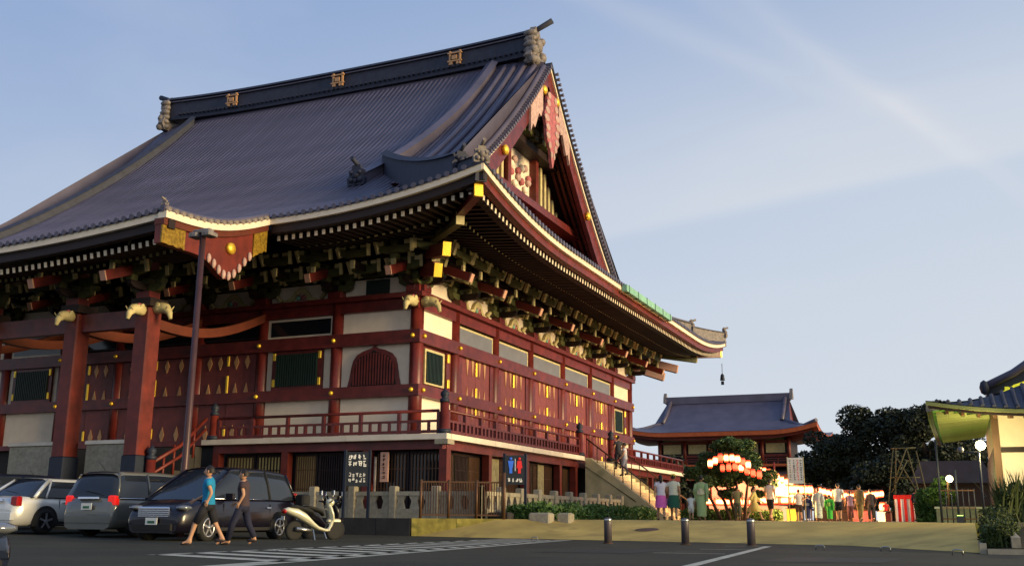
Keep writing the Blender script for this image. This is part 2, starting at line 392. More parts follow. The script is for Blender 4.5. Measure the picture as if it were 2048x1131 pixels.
# verge tiles along both barges (front one and rear one)
vt = B(); vt.tube([(-.30, 0, 0), (.22, 0, 0)], .085, 6); vt.tube([(.2, 0, 0), (.26, 0, 0)], .105, 8)
vt = build(vt, 'verge_tile', M['tile'], roof, origin=(0, 0, 0)); first = True
def Zv(d): return ZP(TR-d)-.5
dv = []
d = .5
while d < 13.4:
    dv.append(d); sl = .317+.0438*(TR-d); d += .31/math.sqrt(1+sl*sl)
for sgn in (-1, 1):
    for d in dv:
        loc = (VX, YM+sgn*d, Zv(d)+.02)
        if first: vt.location = Vector(loc)-W(roof); WL[vt.name] = Vector(loc); first = False
        else: inst(vt, roof, loc)
for sgn in (-1, 1):
    ds = [13.6*i/24 for i in range(25)]
    def st(x0, x1, za, zb): 
        b = B(); rows = []
        for d in ds:
            y = YM+sgn*d; z = Zv(d); rows.append([(x0, y, z+za), (x1, y, z+za), (x1, y, z+zb), (x0, y, z+zb)])
        b.grid(rows, 0, False, True); b.add(rows[0]+rows[-1], [(0, 1, 2, 3), (7, 6, 5, 4)]); return b
    build(st(VX-.7, VX+.08, -.16, -.02), 'verge_bed', M['tiledark'], roof)
    build(st(VX-.55, VX-.02, -.36, -.17), 'verge_fascia', M['white'], roof)
    b = B(); rows = []
    for d in ds:
        y = YM+sgn*d; z = Zv(d); dep = 1.05+.35*(d/13.6)**2
        rows.append([(VX-.40, y, z-.37), (VX-.12, y, z-.37), (VX-.12, y, z-.37-dep), (VX-.40, y, z-.37-dep)])
    b.grid(rows, 0, False, True); b.add(rows[-1], [(0, 1, 2, 3)]); build(b, 'bargeboard', M['redbright' if 0 else 'red'], roof)
    b = B(); rows = [[(VX-2.3, YM+sgn*d, Zv(d)-.2), (VX-.5, YM+sgn*d, Zv(d)-.25)] for d in ds]; b.grid(rows); build(b, 'gable_soffit', M['reddark'], roof)
    for x in (-.7, -1.05, -1.4):
        b = B(); rows = []
        for d in ds: y = YM+sgn*d; z = Zv(d); rows.append([(x, y, z-.27), (x+.16, y, z-.27), (x+.16, y, z-.55), (x, y, z-.55)])
        b.grid(rows, 0, False, True); build(b, 'barge_rib', M['redbright'], roof)
# gable wall and its timber work (X = -1.9)
GX = -1.9
gab = B(); zb = 14.6; pts = [(YM-13, zb)]+[(YM+d, Zv(abs(d))-.3) for d in [-12.9+25.8*i/40 for i in range(41)]]+[(YM+13, zb)]
gab.prism([p for p in pts if p[1] >= zb], 'x', GX-.3, GX); gable = build(gab, 'gable_wall', M['red'], hall)
def gp(b, name, m): return build(b, name, m, gable)
gp(B().box(GX, GX+.08, YM-1.75, YM+1.75, 18.2, 20.5), 'plaster_panel', M['plaster'])
for s in (-1, 1):
    gp(B().prism([(YM+s*2.2, 16.8), (YM+s*7.4, 16.8), (YM+s*6.9, 17.9), (YM+s*4.3, 20.5), (YM+s*2.2, 20.5)], 'x', GX, GX+.08), 'plaster_panel', M['red'])
    for k in range(7):
        d = 2.45+k*.62; gp(B().box(GX+.09, GX+.30, YM+s*d-.13, YM+s*d+.13, 17.6, min(20.45, Zv(d)-1.2)), 'slat', M['cream'])
    gp(B().box(GX+.05, GX+.5, YM+s*1.95-.2, YM+s*1.95+.2, 15.4, 20.6), 'gable_post', M['redbright'])
for z, hw, mt in ((15.5, 9.4, 'redbright'), (17.2, 8.0, 'red'), (20.5, 4.4, 'reddark'), (22.6, 2.4, 'reddark')):
    gp(B().box(GX+.05, GX+.95, YM-hw, YM+hw, z, z+.42), 'gable_beam', M[mt])
for i in range(9):
    y = -3.6+.9*i
    for z, wv in ((20.95, .5), (21.3, .8), (21.75, .6)):
        if Zv(abs(y))-1.3 > z: gp(B().box(GX+.1, GX+1.25+.1*(i % 2), YM+y-wv/2, YM+y+wv/2, z, z+.3), 'bracket_block', M['green'])
gp(B().box(GX+.1, GX+.8, YM-.25, YM+.25, 22.6, 25.2), 'gable_post', M['reddark'])
for k in range(14):
    y = YM-1.5+(k % 7)*.48; gp(B().sphere((GX+.2, y, 18.75+.8*(k//7)+.3*math.sin(k*2.3)), (.14, .26, .22), 8), 'carving', M[('carve', 'carvered', 'plaster')[k % 3]])
for s in (-1, 1):
    for k in range(5):
        gp(B().sphere((GX+.22, YM+s*(8.0+k*.5), 16.3-.05*k), (.14, .38, .30), 8), 'carving', M['carve'])
# pendant boards (gegyo)
def pendant(y0, z0, w, h, name='gable_pendant', x=VX-.06, par=gable):
    n = 18; L = []
    for i in range(n+1):
        u = i/n; hw = w*(.35+.65*math.sin(PI*min(1, u*1.25))*(1-u*.2)+.08*math.sin(u*22))*(1-max(0, u-.75)*3.6); L.append((max(.03, hw), z0-h*u))
    poly = [(y0+a, z) for a, z in L]+[(y0-a, z) for a, z in reversed(L)]
    p = build(B().prism(poly, 'x', x, x+.16), name, M['carvered'], par)
    for i in range(1, n-1, 2):
        for s in (-1, 1):
            q = B().sphere((x+.17, y0+s*L[i][0]*.72, L[i][1]), (.06, L[i][0]*.30+.05, h/n*.9), 8)
            build(q, 'curl', M['carve'], par)
    return p
pendant(YM, 23.5, 1.15, 4.3)
for s in (-1, 1):
    for d, ln in ((10.0, 2.7),):
        dd = [d+ln*i/8 for i in range(9)]
        poly = [(YM+s*q, Zv(q)-.7) for q in dd]+[(YM+s*q, Zv(q)-1.65-.35*math.sin(i*1.9)) for i, q in reversed(list(enumerate(dd)))]
        build(B().prism(poly, 'x', VX-.11, VX+.02), 'barge_carving', M['carve'], gable)
    dd = [1.2+1.7*i/6 for i in range(7)]
    poly = [(YM+s*q, Zv(q)-.5) for q in dd]+[(YM+s*q, Zv(q)-1.9-.25*math.sin(i*2.1)) for i, q in reversed(list(enumerate(dd)))]
    build(B().prism(poly, 'x', VX-.11, VX+.02), 'barge_carving', M['carve'], gable)
    for d in (.95, 6.1):
        build(B().lathe((VX, YM+s*d, Zv(d)-.95), [(.0, -.1), (.26, -.08), (.26, .06), (.12, .14), (0, .15)], 10, axis='x'), 'gold_boss', M['gold'], gable)
# main ridge
RZ0 = 25.7; b = B(); rows = []
for i in range(25):
    X = -26.8+25.8*i/24; c = abs(X-XM)/13; z = .28*c**3
    rows.append([(X, YM-.42, RZ0+z), (X, YM-.36, 27.05+z), (X, YM-.5, 27.1+z), (X, YM-.3, 27.32+z), (X, YM+.3, 27.32+z), (X, YM+.5, 27.1+z), (X, YM+.36, 27.05+z), (X, YM+.42, RZ0+z)])
b.grid(rows, 0, False, True); b.add(rows[0]+rows[-1], [tuple(range(8)), tuple(reversed(range(8, 16)))]); ridge = build(b, 'main_ridge', M['tiledark'], hall)
for zz, nm in ((26.9, 'ridge_course'),):
    b = B(); rows = []
    for i in range(25):
        X = -26.8+25.8*i/24; c = abs(X-XM)/13; z = zz+.28*c**3; rows.append([(X, YM-.50, z), (X, YM-.50, z+.06), (X, YM+.5, z+.06), (X, YM+.5, z)])
    b.grid(rows, 0, False, True); build(b, nm, M['tile'], ridge)
c0 = None
for i in range(76):
    X = -25.8+i*.33; c = abs(X-XM)/13; z = 26.02+.28*c**3
    if c0 is None:
        q = B(); q.tube([(X, YM-.62, z), (X, YM+.62, z)], .085, 6); c0 = build(q, 'ridge_tile', M['tiledark'], ridge, origin=(X, YM, z))
    else: inst(c0, ridge, (X, YM, z))
for X in (-21.5, -13.53, -5.55):
    q = B()
    for dx in (-.36, .28): q.box(X+dx, X+dx+.1, YM-.62, YM-.5, 26.12, 26.98)
    for dz in (26.3, 26.8): q.box(X-.45, X+.45, YM-.64, YM-.52, dz, dz+.08)
    q.box(X-.16, X+.16, YM-.66, YM-.5, 26.42, 26.68); q.box(X-.26, X-.14, YM-.63, YM-.5, 26.12, 26.36); q.box(X+.12, X+.24, YM-.63, YM-.5, 26.12, 26.36)
    build(q, 'gold_crest', M['gold' if 0 else 'golddim'], ridge)
# descending ridges, hip ridges, end ornaments
def ridge_run(pts, w, h, name, mt, par=hall):
    b = B(); rows = []
    for i, p in enumerate(pts):
        p = Vector(p); d = Vector(pts[min(i+1, len(pts)-1)])-Vector(pts[max(i-1, 0)]); d.z = 0; d.normalize(); n = Vector((d.y, -d.x, 0))
        rows.append([p-n*w/2-Vector((0, 0, .6)), p-n*w*.42+Vector((0, 0, h*.8)), p-n*w*.62+Vector((0, 0, h*.82)), p+Vector((0, 0, h*1.12)), p+n*w*.62+Vector((0, 0, h*.82)), p+n*w*.42+Vector((0, 0, h*.8)), p+n*w/2-Vector((0, 0, .6))])
    b.grid(rows, 0, False); b.add(rows[0]+rows[-1], [tuple(range(7)), tuple(reversed(range(7, 14)))])
    return build(b, name, mt, par)
def ornament(c, ang, s, par, name='onigawara', mt=None):
    # demon-mask end tile: shield with horns, lobes and a boss, facing direction ang
    b = B(); poly = [(-.45, 0), (-.5, .35), (-.36, .5), (-.42, .75), (-.25, .8), (-.22, 1.0), (-.08, 1.0), (0, 1.25), (.08, 1.0), (.22, 1.0), (.25, .8), (.42, .75), (.36, .5), (.5, .35), (.45, 0)]
    b.prism(poly, 'y', -.1, .1)
    for x, z, r in ((0, .5, .2), (-.22, .62, .11), (.22, .62, .11), (-.25, .25, .15), (.25, .25, .15), (0, .2, .13)): b.sphere((x, -.13, z), (r, .14, r), 8)
    b.tube([(0, .2, 1.02), (0, -.1, 1.08), (0, -.5, 1.22)], [.09, .1, .11], 8)
    ca, sa = math.cos(ang), math.sin(ang)
    b.v = [(c[0]+s*(x*ca-y*sa), c[1]+s*(x*sa+y*ca), c[2]+s*z) for x, y, z in b.v]
    return build(b, name, mt or M['tilegrey'], par)
for mir in (0, 1):
    mx = (lambda x: 2*XM-x-1.9) if mir else (lambda x: x)
    pts = []
    for i in range(17):
        d = .6+((14.5 if mir else 11.65)-.6)*i/16; X = (-24.6-2.2*(d/11.6)**1.3) if mir else -3.15-1.5*(d/11.6)**2; pts.append((X, YM-d, Zfront(X, TR-d)-.02))
    dr = ridge_run(pts, .62, .62, 'descending_ridge', M['tiledark' if mir else 'tile']); p = pts[-1]
    if not mir: ornament((p[0], p[1]-.1, p[2]-.05), 0, .95, dr, mt=M['tiledark'])
    pts = []
    for i in range(13):
        u = i/12; k = -4.2+(5.2+4.2)*u; t = E0-k
        z = Zfront(k if k < VX else k, t) if k > -4.2 else 0
        z = ZP(t)+lift(0)*max(0, 1-t/9)**1.3 + .25*(1-u)**.5+.18*math.sin(PI*(1-u))*(1-u)
        y = -k if k > -3.2 else -k
        pts.append((mx(k), y, z-.05))
    hr_ = ridge_run(pts[5 if mir else 0:11], .55, .72, 'hip_ridge', M['tiledark'])
    p = pts[10]; ornament((p[0], p[1], p[2]), R(45) if not mir else R(-45), .72, hr_, mt=M['tiledark'])
    hr2 = ridge_run([(q[0], q[1], q[2]-.05) for q in pts[10:]], .42, .36, 'hip_ridge', M['tiledark']); p = pts[12]; ornament((p[0], p[1], p[2]), R(45) if not mir else R(-45), .62, hr2, mt=M['tilegrey'])
    pts = []
    for i in range(13):
        u = i/12; k = -2+(5.3+2)*u; t = E0-k; pts.append((mx(k), YB-(-k), ZP(t)+lift(0)*max(0, 1-t/9)**1.3-.05))
    pts = [(mx(-2+7.3*i/12), YB+(-2+7.3*i/12), ZP(E0-(-2+7.3*i/12))+lift(0)*max(0, 1-(E0+2-7.3*i/12)/9)**1.3-.05+.25*(i/12)**3) for i in range(13)]
    h1 = ridge_run(pts[:10], .5, .62, 'hip_ridge', M['tilegrey']); p = pts[9]; ornament((p[0], p[1], p[2]), R(135) if not mir else R(225), .7, h1)
    h2 = ridge_run(pts[9:], .42, .4, 'hip_ridge', M['tilegrey']); p = pts[12]; ornament((p[0], p[1], p[2]), R(135) if not mir else R(225), .62, h2)
    # ridge end ornament
    s = 1 if not mir else -1; xo = -.95 if not mir else -26.75
    b = B(); b.prism([(YM-.75, 25.3), (YM-1.0, 25.7), (YM-.7, 26.3), (YM-.8, 26.8), (YM-.45, 27.3), (YM-.25, 27.7), (YM+.25, 27.7), (YM+.45, 27.3), (YM+.8, 26.8), (YM+.7, 26.3), (YM+1.0, 25.7), (YM+.75, 25.3)], 'x', xo, xo+s*.35)
    for y, z, r in ((0, 26.6, .42), (-.45, 27.0, .25), (.45, 27, .25), (-.6, 26.1, .33), (.6, 26.1, .33), (-.3, 25.6, .3), (.3, 25.6, .3), (-.75, 25.5, .25), (.75, 25.5, .25)):
        b.sphere((xo+s*.38, YM+y, z), (.28, r, r), 8)
    for k in range(6): b.sphere((xo+s*.15, YM-.62-.05*(k % 2), 25.5+k*.33), (.42, .2, .2), 8)
    oe = build(b, 'ridge_end_ornament', M['tilegrey'], hall)
    b = B(); b.tube([(xo-s*.5, YM, 27.45), (xo+s*.3, YM, 27.6), (xo+s*1.25, YM, 27.98)], [.14, .15, .17], 8); build(b, 'spike', M['tiledark'], oe)

# ---- eave bands, boards and soffit
def band_front(x0, x1, yf, za, zb, th, n=24, zf=None):
    zf = zf or (lambda X: Z0+lift(eave_s(X, XW, E0)))
    b = B(); rows = []
    for i in range(n+1):
        X = x0+(x1-x0)*i/n; z = zf(X); rows.append([(X, yf, z+za), (X, yf+th, z+za), (X, yf+th, z+zb), (X, yf, z+zb)])
    b.grid(rows, 0, False, True); b.add(rows[0]+rows[-1], [(0, 1, 2, 3), (7, 6, 5, 4)]); return b
def band_side(y0, y1, xf, za, zb, th, n=40):
    b = B(); rows = []
    for i in range(n+1):
        Y = y0+(y1-y0)*i/n; z = Z0+lift(eave_s(Y, -E0, YW)); rows.append([(xf, Y, z+za), (xf-th, Y, z+za), (xf-th, Y, z+zb), (xf, Y, z+zb)])
    b.grid(rows, 0, False, True); b.add(rows[0]+rows[-1], [(0, 1, 2, 3), (7, 6, 5, 4)]); return b
kx0, kx1 = 2*XM+3.36, -3.36
kz = lambda X: Zfront(X, -5.32)
for (xa, xb) in ((kx1, E0-.06), (XW+.06, kx0)):
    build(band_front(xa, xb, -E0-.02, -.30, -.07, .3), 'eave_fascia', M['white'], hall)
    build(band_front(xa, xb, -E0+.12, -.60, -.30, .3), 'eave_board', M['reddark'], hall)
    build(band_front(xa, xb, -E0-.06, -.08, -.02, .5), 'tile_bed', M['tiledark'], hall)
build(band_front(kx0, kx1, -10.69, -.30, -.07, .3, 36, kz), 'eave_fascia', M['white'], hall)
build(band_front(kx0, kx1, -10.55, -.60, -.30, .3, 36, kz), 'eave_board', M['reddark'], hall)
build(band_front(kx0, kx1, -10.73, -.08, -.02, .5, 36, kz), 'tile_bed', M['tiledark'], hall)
ys = [(-E0, Z0)]
build(band_side(-E0+.0, 9.9, E0, -.30, -.07, .3), 'eave_fascia', M['white'], hall)
build(band_side(9.9, YW, E0, -.30, -.07, .3), 'eave_fascia', M['white'], hall)
build(band_side(-E0+.3, YW-.3, E0-.14, -.60, -.30, .3), 'eave_board', M['redbright'], hall)
build(band_side(-E0+.3, YW-.3, E0-.5, -.80, -.50, .3), 'eave_board', M['reddark'], hall)
build(band_side(-E0, YW, E0+.05, -.08, -.02, .5), 'tile_bed', M['tiledark'], hall)
# copper gutter on the side eave with straps
gt = build(band_side(10.0, 18.2, E0+.28, -.36, -.04, .24), 'gutter', M['verdigris'], hall)
for k in range(6):
    Y = 10.4+k*1.5; z = Z0+lift(eave_s(Y, -E0, YW)); build(B().box(E0+.02, E0+.30, Y-.02, Y+.02, z-.39, z-.02), 'gutter_strap', M['kgreen'], gt)
# soffits
def spts(f, e, l):
    o = []
    for k in range(7):
        q = min(.35+(5.67-.35)*k/6, max(e, .2)); u = (q-.35)/5.32; p = f(q); o.append((p[0], p[1], Z0-.42+l*(1-u*.8)+1.35*u))
    return o
def soff(par=hall):
    b = B(); n = 60
    rows = []
    for i in range(n+1):
        Y = -E0+.2+(YW+E0-.4)*i/n; l = lift(eave_s(Y, -E0, YW)); e = min(Y+E0, YW-Y); rows.append(spts(lambda q: (E0-q, Y), e, l))
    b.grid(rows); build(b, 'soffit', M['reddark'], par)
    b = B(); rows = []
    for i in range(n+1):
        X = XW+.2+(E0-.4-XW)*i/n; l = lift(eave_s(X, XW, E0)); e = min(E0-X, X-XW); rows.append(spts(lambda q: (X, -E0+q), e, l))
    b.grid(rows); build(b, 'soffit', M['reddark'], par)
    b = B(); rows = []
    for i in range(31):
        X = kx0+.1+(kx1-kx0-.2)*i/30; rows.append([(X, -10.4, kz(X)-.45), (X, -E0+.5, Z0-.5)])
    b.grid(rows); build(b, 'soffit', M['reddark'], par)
soff()
# rafters: flying row (white ends) and base row (greenish ends); each with its painted end cap
def mk_rafter(name, L, w, h, capm):
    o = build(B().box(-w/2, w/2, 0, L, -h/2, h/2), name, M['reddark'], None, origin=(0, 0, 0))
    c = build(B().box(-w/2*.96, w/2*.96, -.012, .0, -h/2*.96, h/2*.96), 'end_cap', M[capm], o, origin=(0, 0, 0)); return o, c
fr, fc = mk_rafter('flying_rafter', 1.9, .13, .19, 'white'); br, bc = mk_rafter('base_rafter', 3.2, .13, .17, 'cream')
used = {}
def rafter(src, cap, loc, rz, pitch, sy=1, capscale=None):
    nm = src.name
    if nm not in used:
        used[nm] = 1; o = src; o.parent = hall; o.location = Vector(loc)-W(hall); WL[o.name] = Vector(loc); o.rotation_euler = (pitch, 0, rz); o.scale = (1, sy, 1); return
    o = inst(src, hall, loc, (pitch, 0, rz), (1, sy, 1)); c = cap.copy(); COL.objects.link(c); c.parent = o
X = E0-.72
while X > kx1-.05:
    l = lift(eave_s(X, XW, E0)); k = min(1, max(.25, (E0-.3-X)/1.9)) if X > 3.2 else 1
    rafter(fr, fc, (X, -E0+.47, Z0-.72+l), 0, R(5), k)
    if X < 3.3: rafter(br, bc, (X, -E0+1.95, Z0-.62+l*.75), 0, R(9), min(1, max(.2, (3.42-X)/3.2)))
    X -= .33
Y = -E0+.72
while Y < YW-.6:
    l = lift(eave_s(Y, -E0, YW)); e = min(Y+E0, YW-Y); k = min(1, max(.25, (e-.3)/1.9))
    rafter(fr, fc, (E0-.47, Y, Z0-.72+l), R(90), R(5), k)
    if e > 2.05: rafter(br, bc, (E0-1.95, Y, Z0-.62+l*.75), R(90), R(9), min(1, max(.2, (e-1.95)/3.2)))
    Y += .33
X = kx1-.62
while X > kx0+.3:
    rafter(fr, fc, (X, -10.69+.55, kz(X)-.80), 0, R(12), 1)
    if X > XM-6: rafter(br, bc, (X, -10.69+2.0, kz(X)-.62), 0, R(14), 1)
    X -= .30
# corner beams with gilt ends, diagonal tail rafters
def diagbeam(x0, y0, z0, x1, y1, z1, w, h, name, m1, cap, cl=.05, par=hall):
    a = Vector((x0, y0, z0)); c = Vector((x1, y1, z1)); o = build(B().bar(a, c, w, h), name, M[m1], par)
    d = (c-a).normalized(); build(B().bar(c-d*.02, c+d*cl, w*1.04, h*1.04), 'end_cap', M[cap], o); return o
for sy, yb in ((-1, 0), (1, YB)):
    f = lambda k: yb+sy*k
    diagbeam(2.5, f(2.5), 11.25, 5.0, f(5.0), 11.55, .30, .50, 'corner_rafter', 'red', 'gold', .08)
    diagbeam(0, f(0), 11.3, 3.65, f(3.65), 11.05, .30, .44, 'corner_rafter', 'green', 'cream')
    diagbeam(0, f(0), 10.9, 2.57, f(2.57), 10.3, .30, .50, 'tail_rafter', 'redbright', 'gold' if sy < 0 else 'pink', .06)
    diagbeam(0, f(0), 10.3, 1.85, f(1.85), 9.72, .30, .50, 'tail_rafter', 'redbright', 'gold' if sy < 0 else 'pink', .06)
# kohai barge (sugaruhafu) on the right side
def ksz(t): return kohai_z(-3.36, t)+lift(eave_s(-3.36, XW, E0))
for mir in (0, 1):
    mx = (lambda x: 2*XM-x) if mir else (lambda x: x); sg = -1 if mir else 1
    ts = [-5.36+5.36*i/18 for i in range(19)]
    def kst(x0, x1, fa, fb, name, mt, par=hall):
        b = B(); rows = []
        for t in ts:
            z = ksz(t); rows.append([(mx(x0), -E0+t, z+fa(t)), (mx(x1), -E0+t, z+fa(t)), (mx(x1), -E0+t, z+fb(t)), (mx(x0), -E0+t, z+fb(t))])
        b.grid(rows, 0, False, True); b.add(rows[0]+rows[-1], [(0, 1, 2, 3), (7, 6, 5, 4)]); return build(b, name, M[mt], par)
    kst(-3.66, -3.33, lambda t: -.07, lambda t: -.30, 'eave_fascia', 'white')
    kst(-3.8, -3.4, lambda t: -.30, lambda t: -.52, 'eave_board', 'orange')
    def low(t):
        u = (t+5.36)/5.36; return -1.12-.18*u-0.82*math.exp(-((u-.63)/.17)**2)
    kb = kst(-3.75, -3.5, lambda t: -.50, low, 'porch_bargeboard', 'redbright')
    for u0, u1, dz in ((0, .2, 0), (.86, 1.0, 0)):
        tt = [-5.36+5.36*(u0+(u1-u0)*i/6) for i in range(7)]
        poly = [(-E0+t, ksz(t)-.53) for t in tt]+[(-E0+t, ksz(t)+low(t)+.05*math.sin(i*3)) for i, t in reversed(list(enumerate(tt)))]
        build(B().prism(poly, 'x', mx(-3.5), mx(-3.44)), 'gold_fitting', M['oldgold'], kb)
    t = -5.36*.37; build(B().lathe((mx(-3.44), -E0+t, ksz(t)-.95), [(0, -.06*sg), (.22, -.05*sg), (.2, .06*sg), (.05, .1*sg), (0, .1*sg)], 10, axis='x'), 'gold_boss', M['gold'], kb)
    for i in range(9):
        u = .43+.05*i; t = -5.36+5.36*u; build(B().sphere((mx(-3.46), -E0+t, ksz(t)+low(t)+.12), (.07, .10, .17), 8), 'carved_leaf', M['carve'], kb)
    ornament((mx(-3.55), -10.6, ksz(-5.32)-.05), R(0), .36, hall, mt=M['tilegrey'])
    # tile covering the porch verge
    b = B(); b.tube([(mx(-3.5), -E0+t, ksz(t)+.05) for t in ts], .12, 8); build(b, 'verge_roll', M['tile'], hall)
for k in range(16):
    t = -5.25+k*.335; z = ksz(t)
    b = B(); b.tube([(-3.75, -E0+t, z+.02), (-3.28, -E0+t, z-.02)], .085, 6); build(b, 'verge_tile', M['tilegrey'], roof)
# ---- walls, columns, panels of the hall
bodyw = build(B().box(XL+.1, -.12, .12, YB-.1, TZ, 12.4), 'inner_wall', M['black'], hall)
colb = B(); colb.lathe((0, 0, 0), [(.27, 0), (.27, 2), (.27, 5.7)], 14); col0 = build(colb, 'column', M['red'], hall, origin=(0, 0, 0))
cpos = [(x, 0) for x in XC]+[(0, y) for y in YC[1:]]
for i, (x, y) in enumerate(cpos):
    if i == 0: col0.location = Vector((x, y, 3.5))-W(hall); WL[col0.name] = Vector((x, y, 3.5))
    else: inst(col0, hall, (x, y, 3.5))
def fbox(x0, x1, z0, z1, y0, y1, name, mt, par=hall): return build(B().box(min(x0, x1), max(x0, x1), min(y0, y1), max(y0, y1), z0, z1), name, M[mt], par)
def sbox(y0, y1, z0, z1, x0, x1, name, mt, par=hall): return build(B().box(min(x0, x1), max(x0, x1), min(y0, y1), max(y0, y1), z0, z1), name, M[mt], par)
# continuous tie beams: front Y=-.22..-.02, side X=.02...22
for (z0, z1, p) in ((5.23, 5.68, .30), (7.33, 7.85, .30), (8.72, 9.16, .20)):
    fbox(XL-.3, .0, z0, z1, -p, .05, 'tie_beam', 'red'); sbox(-.31, YB+.3, z0-.003, z1-.003, .003, p+.003, 'tie_beam', 'red')
fbox(XL-.3, .34, 3.5, 3.72, -.24, .05, 'floor_beam', 'red'); sbox(-.25, YB+.3, 3.5, 3.717, .003, .243, 'floor_beam', 'red')
fbox(XL, 0, 9.16, 9.36, -.42, .1, 'wall_plate', 'red'); sbox(-.42, YB+.3, 9.16, 9.357, -.1, .42, 'wall_plate', 'red')
# gilt nail covers on the tie beams
nb = build(B().lathe((0, 0, 0), [(0, .1), (.06, .09), (.09, .04), (.1, 0)], 8, axis='y'), 'nail_cover', M['gold'], hall, origin=(0, 0, 0)); first = True
for z in (5.46, 7.6):
    for x in XC[:6]:
        loc = (x-.02, -.31, z)
        if first: nb.location = Vector(loc)-W(hall); WL[nb.name] = Vector(loc); nb.rotation_euler = (0, 0, PI); first = False
        else: inst(nb, hall, loc, (0, 0, PI))
    for y in YC: inst(nb, hall, (.31, y+.05, z), (0, 0, -PI/2))
def side_panel_pieces(xa, xb, z0, z1, name='plaster_panel', mt='plaster', y=-.04): return fbox(xa, xb, z0, z1, y, .05, name, mt)
for i in range(7):
    xa, xb = XC[i]-.27, XC[i+1]+.27
    fbox(xa, xb, 9.36, 10.1, -.02, .06, 'frieze_panel', 'plaster')
    fbox(xa, xb, 3.72, 5.23, -.04, .05, 'plaster_panel' if i in (0, 1, 5, 6) else 'door_sill', 'plaster' if i in (0, 1, 5, 6) else 'door')
    if i in (0, 6):
        fbox(xa, xb, 7.85, 8.72, -.04, .05, 'plaster_panel', 'plaster'); fbox(xa, xb, 5.68, 7.33, -.04, .05, 'plaster_panel', 'plaster')
        # bell-shaped window
        cx = (xa+xb)/2; wpoly = []
        for k in range(25):
            u = -1+2*k/24; a = abs(u); hw = 1.12
            z = 5.72+1.5*(1-a**2.6)**.55+.12*max(0, 1-a*9)
            xx = cx+u*(hw-.16*(1-a)*0) ; wpoly.append((xx, z))
        wpoly = [(cx-1.22, 5.69), (cx-1.14, 6.0), (cx-1.05, 6.5), (cx-.98, 6.75), (cx-.80, 6.98), (cx-.5, 7.12), (cx-.18, 7.20), (cx, 7.32), (cx+.18, 7.20), (cx+.5, 7.12), (cx+.8, 6.98), (cx+.98, 6.75), (cx+1.05, 6.5), (cx+1.14, 6.0), (cx+1.22, 5.69)]
        f = build(B().prism(wpoly, 'y', -.14, -.045), 'bell_window', M['red'], hall)
        ip = [(cx+(p[0]-cx)*.86, 5.72+(p[1]-5.7)*.88) for p in wpoly]
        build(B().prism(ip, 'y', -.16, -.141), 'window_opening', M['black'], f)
        b = B()
        for k in range(15):
            x = cx-.91+1.82*k/14; top = 5.72+(7.0-5.7)*(1-abs((x-cx)/1.25)**2.6)**.8
            b.box(x-.03, x+.03, -.2, -.162, 5.74, top)
        tag(build(b, 'window_bars', M['red'], f), kind='stuff')
        # wall vent above beam
        v = fbox(cx-.55, cx+.55, 9.45, 10.05, -.07, -.021, 'wall_vent', 'kgreen')
    elif i in (1, 5):
        tr = fbox(xa+.05, xb-.05, 7.87, 8.70, -.09, .05, 'transom_window', 'white'); fbox(xa+.01-.06, xb+.13, 7.97, 8.6, -.1, -.085, 'pane', 'glass', tr)
        fbox(xa, xb, 5.68, 7.33, -.04, .05, 'plaster_panel', 'plaster')
        cx = (xa+xb)/2; wf = fbox(cx-1.25, cx+1.25, 5.7, 7.32, -.16, -.05, 'lattice_window', 'red'); op = fbox(cx-1.02, cx+1.02, 5.85, 7.18, -.18, -.165, 'window_opening', 'kgreen', wf)
        b = B()
        for k in range(18): x = cx-.98+1.96*k/17; b.box(x-.025, x+.025, -.23, -.185, 5.85, 7.18)
        tag(build(b, 'window_bars', M['kgreen'], wf), kind='stuff')
        for s in (-1, 1):
            for z in (5.85, 6.95): build(B().bevbox(cx+s*1.13-.07, cx+s*1.13+.07, -.21, -.165, z, z+.32, .03), 'gold_hinge', M['gold'], wf)
    else:
        cx = (xa+xb)/2; tr = fbox(xa+.1, xb-.1, 7.95, 8.62, -.09, .05, 'transom_window', 'reddark'); fbox(xa+.3+xb*0-.0, xb-.3, 8.02, 8.55, -.11, -.092, 'pane', 'glass', tr)
        n = 2
        for s in range(n):
            x0 = xa+(xb-xa)*s/n; x1 = xa+(xb-xa)*(s+1)/n
            dl = fbox(x0+.01, x1-.01, 3.72, 7.32, -.13, -.045, 'door_leaf', 'door')
            for z, h in ((4.0, .35), (5.65, .45), (7.0, .3)):
                for q in (.3, .7):
                    xx = x0+(x1-x0)*q; build(B().prism([(xx-.13, z), (xx, z-h), (xx+.13, z), (xx, z+h)], 'y', -.16, -.131), 'lozenge', M['golddim'], dl)
        for z, h in ((5.35, 1.1), (6.85, .45), (3.85, .45)):
            build(B().bevbox(cx-.07, cx+.07, -.19, -.132, z, z+h, .03), 'gold_plate', M['gold'], hall)
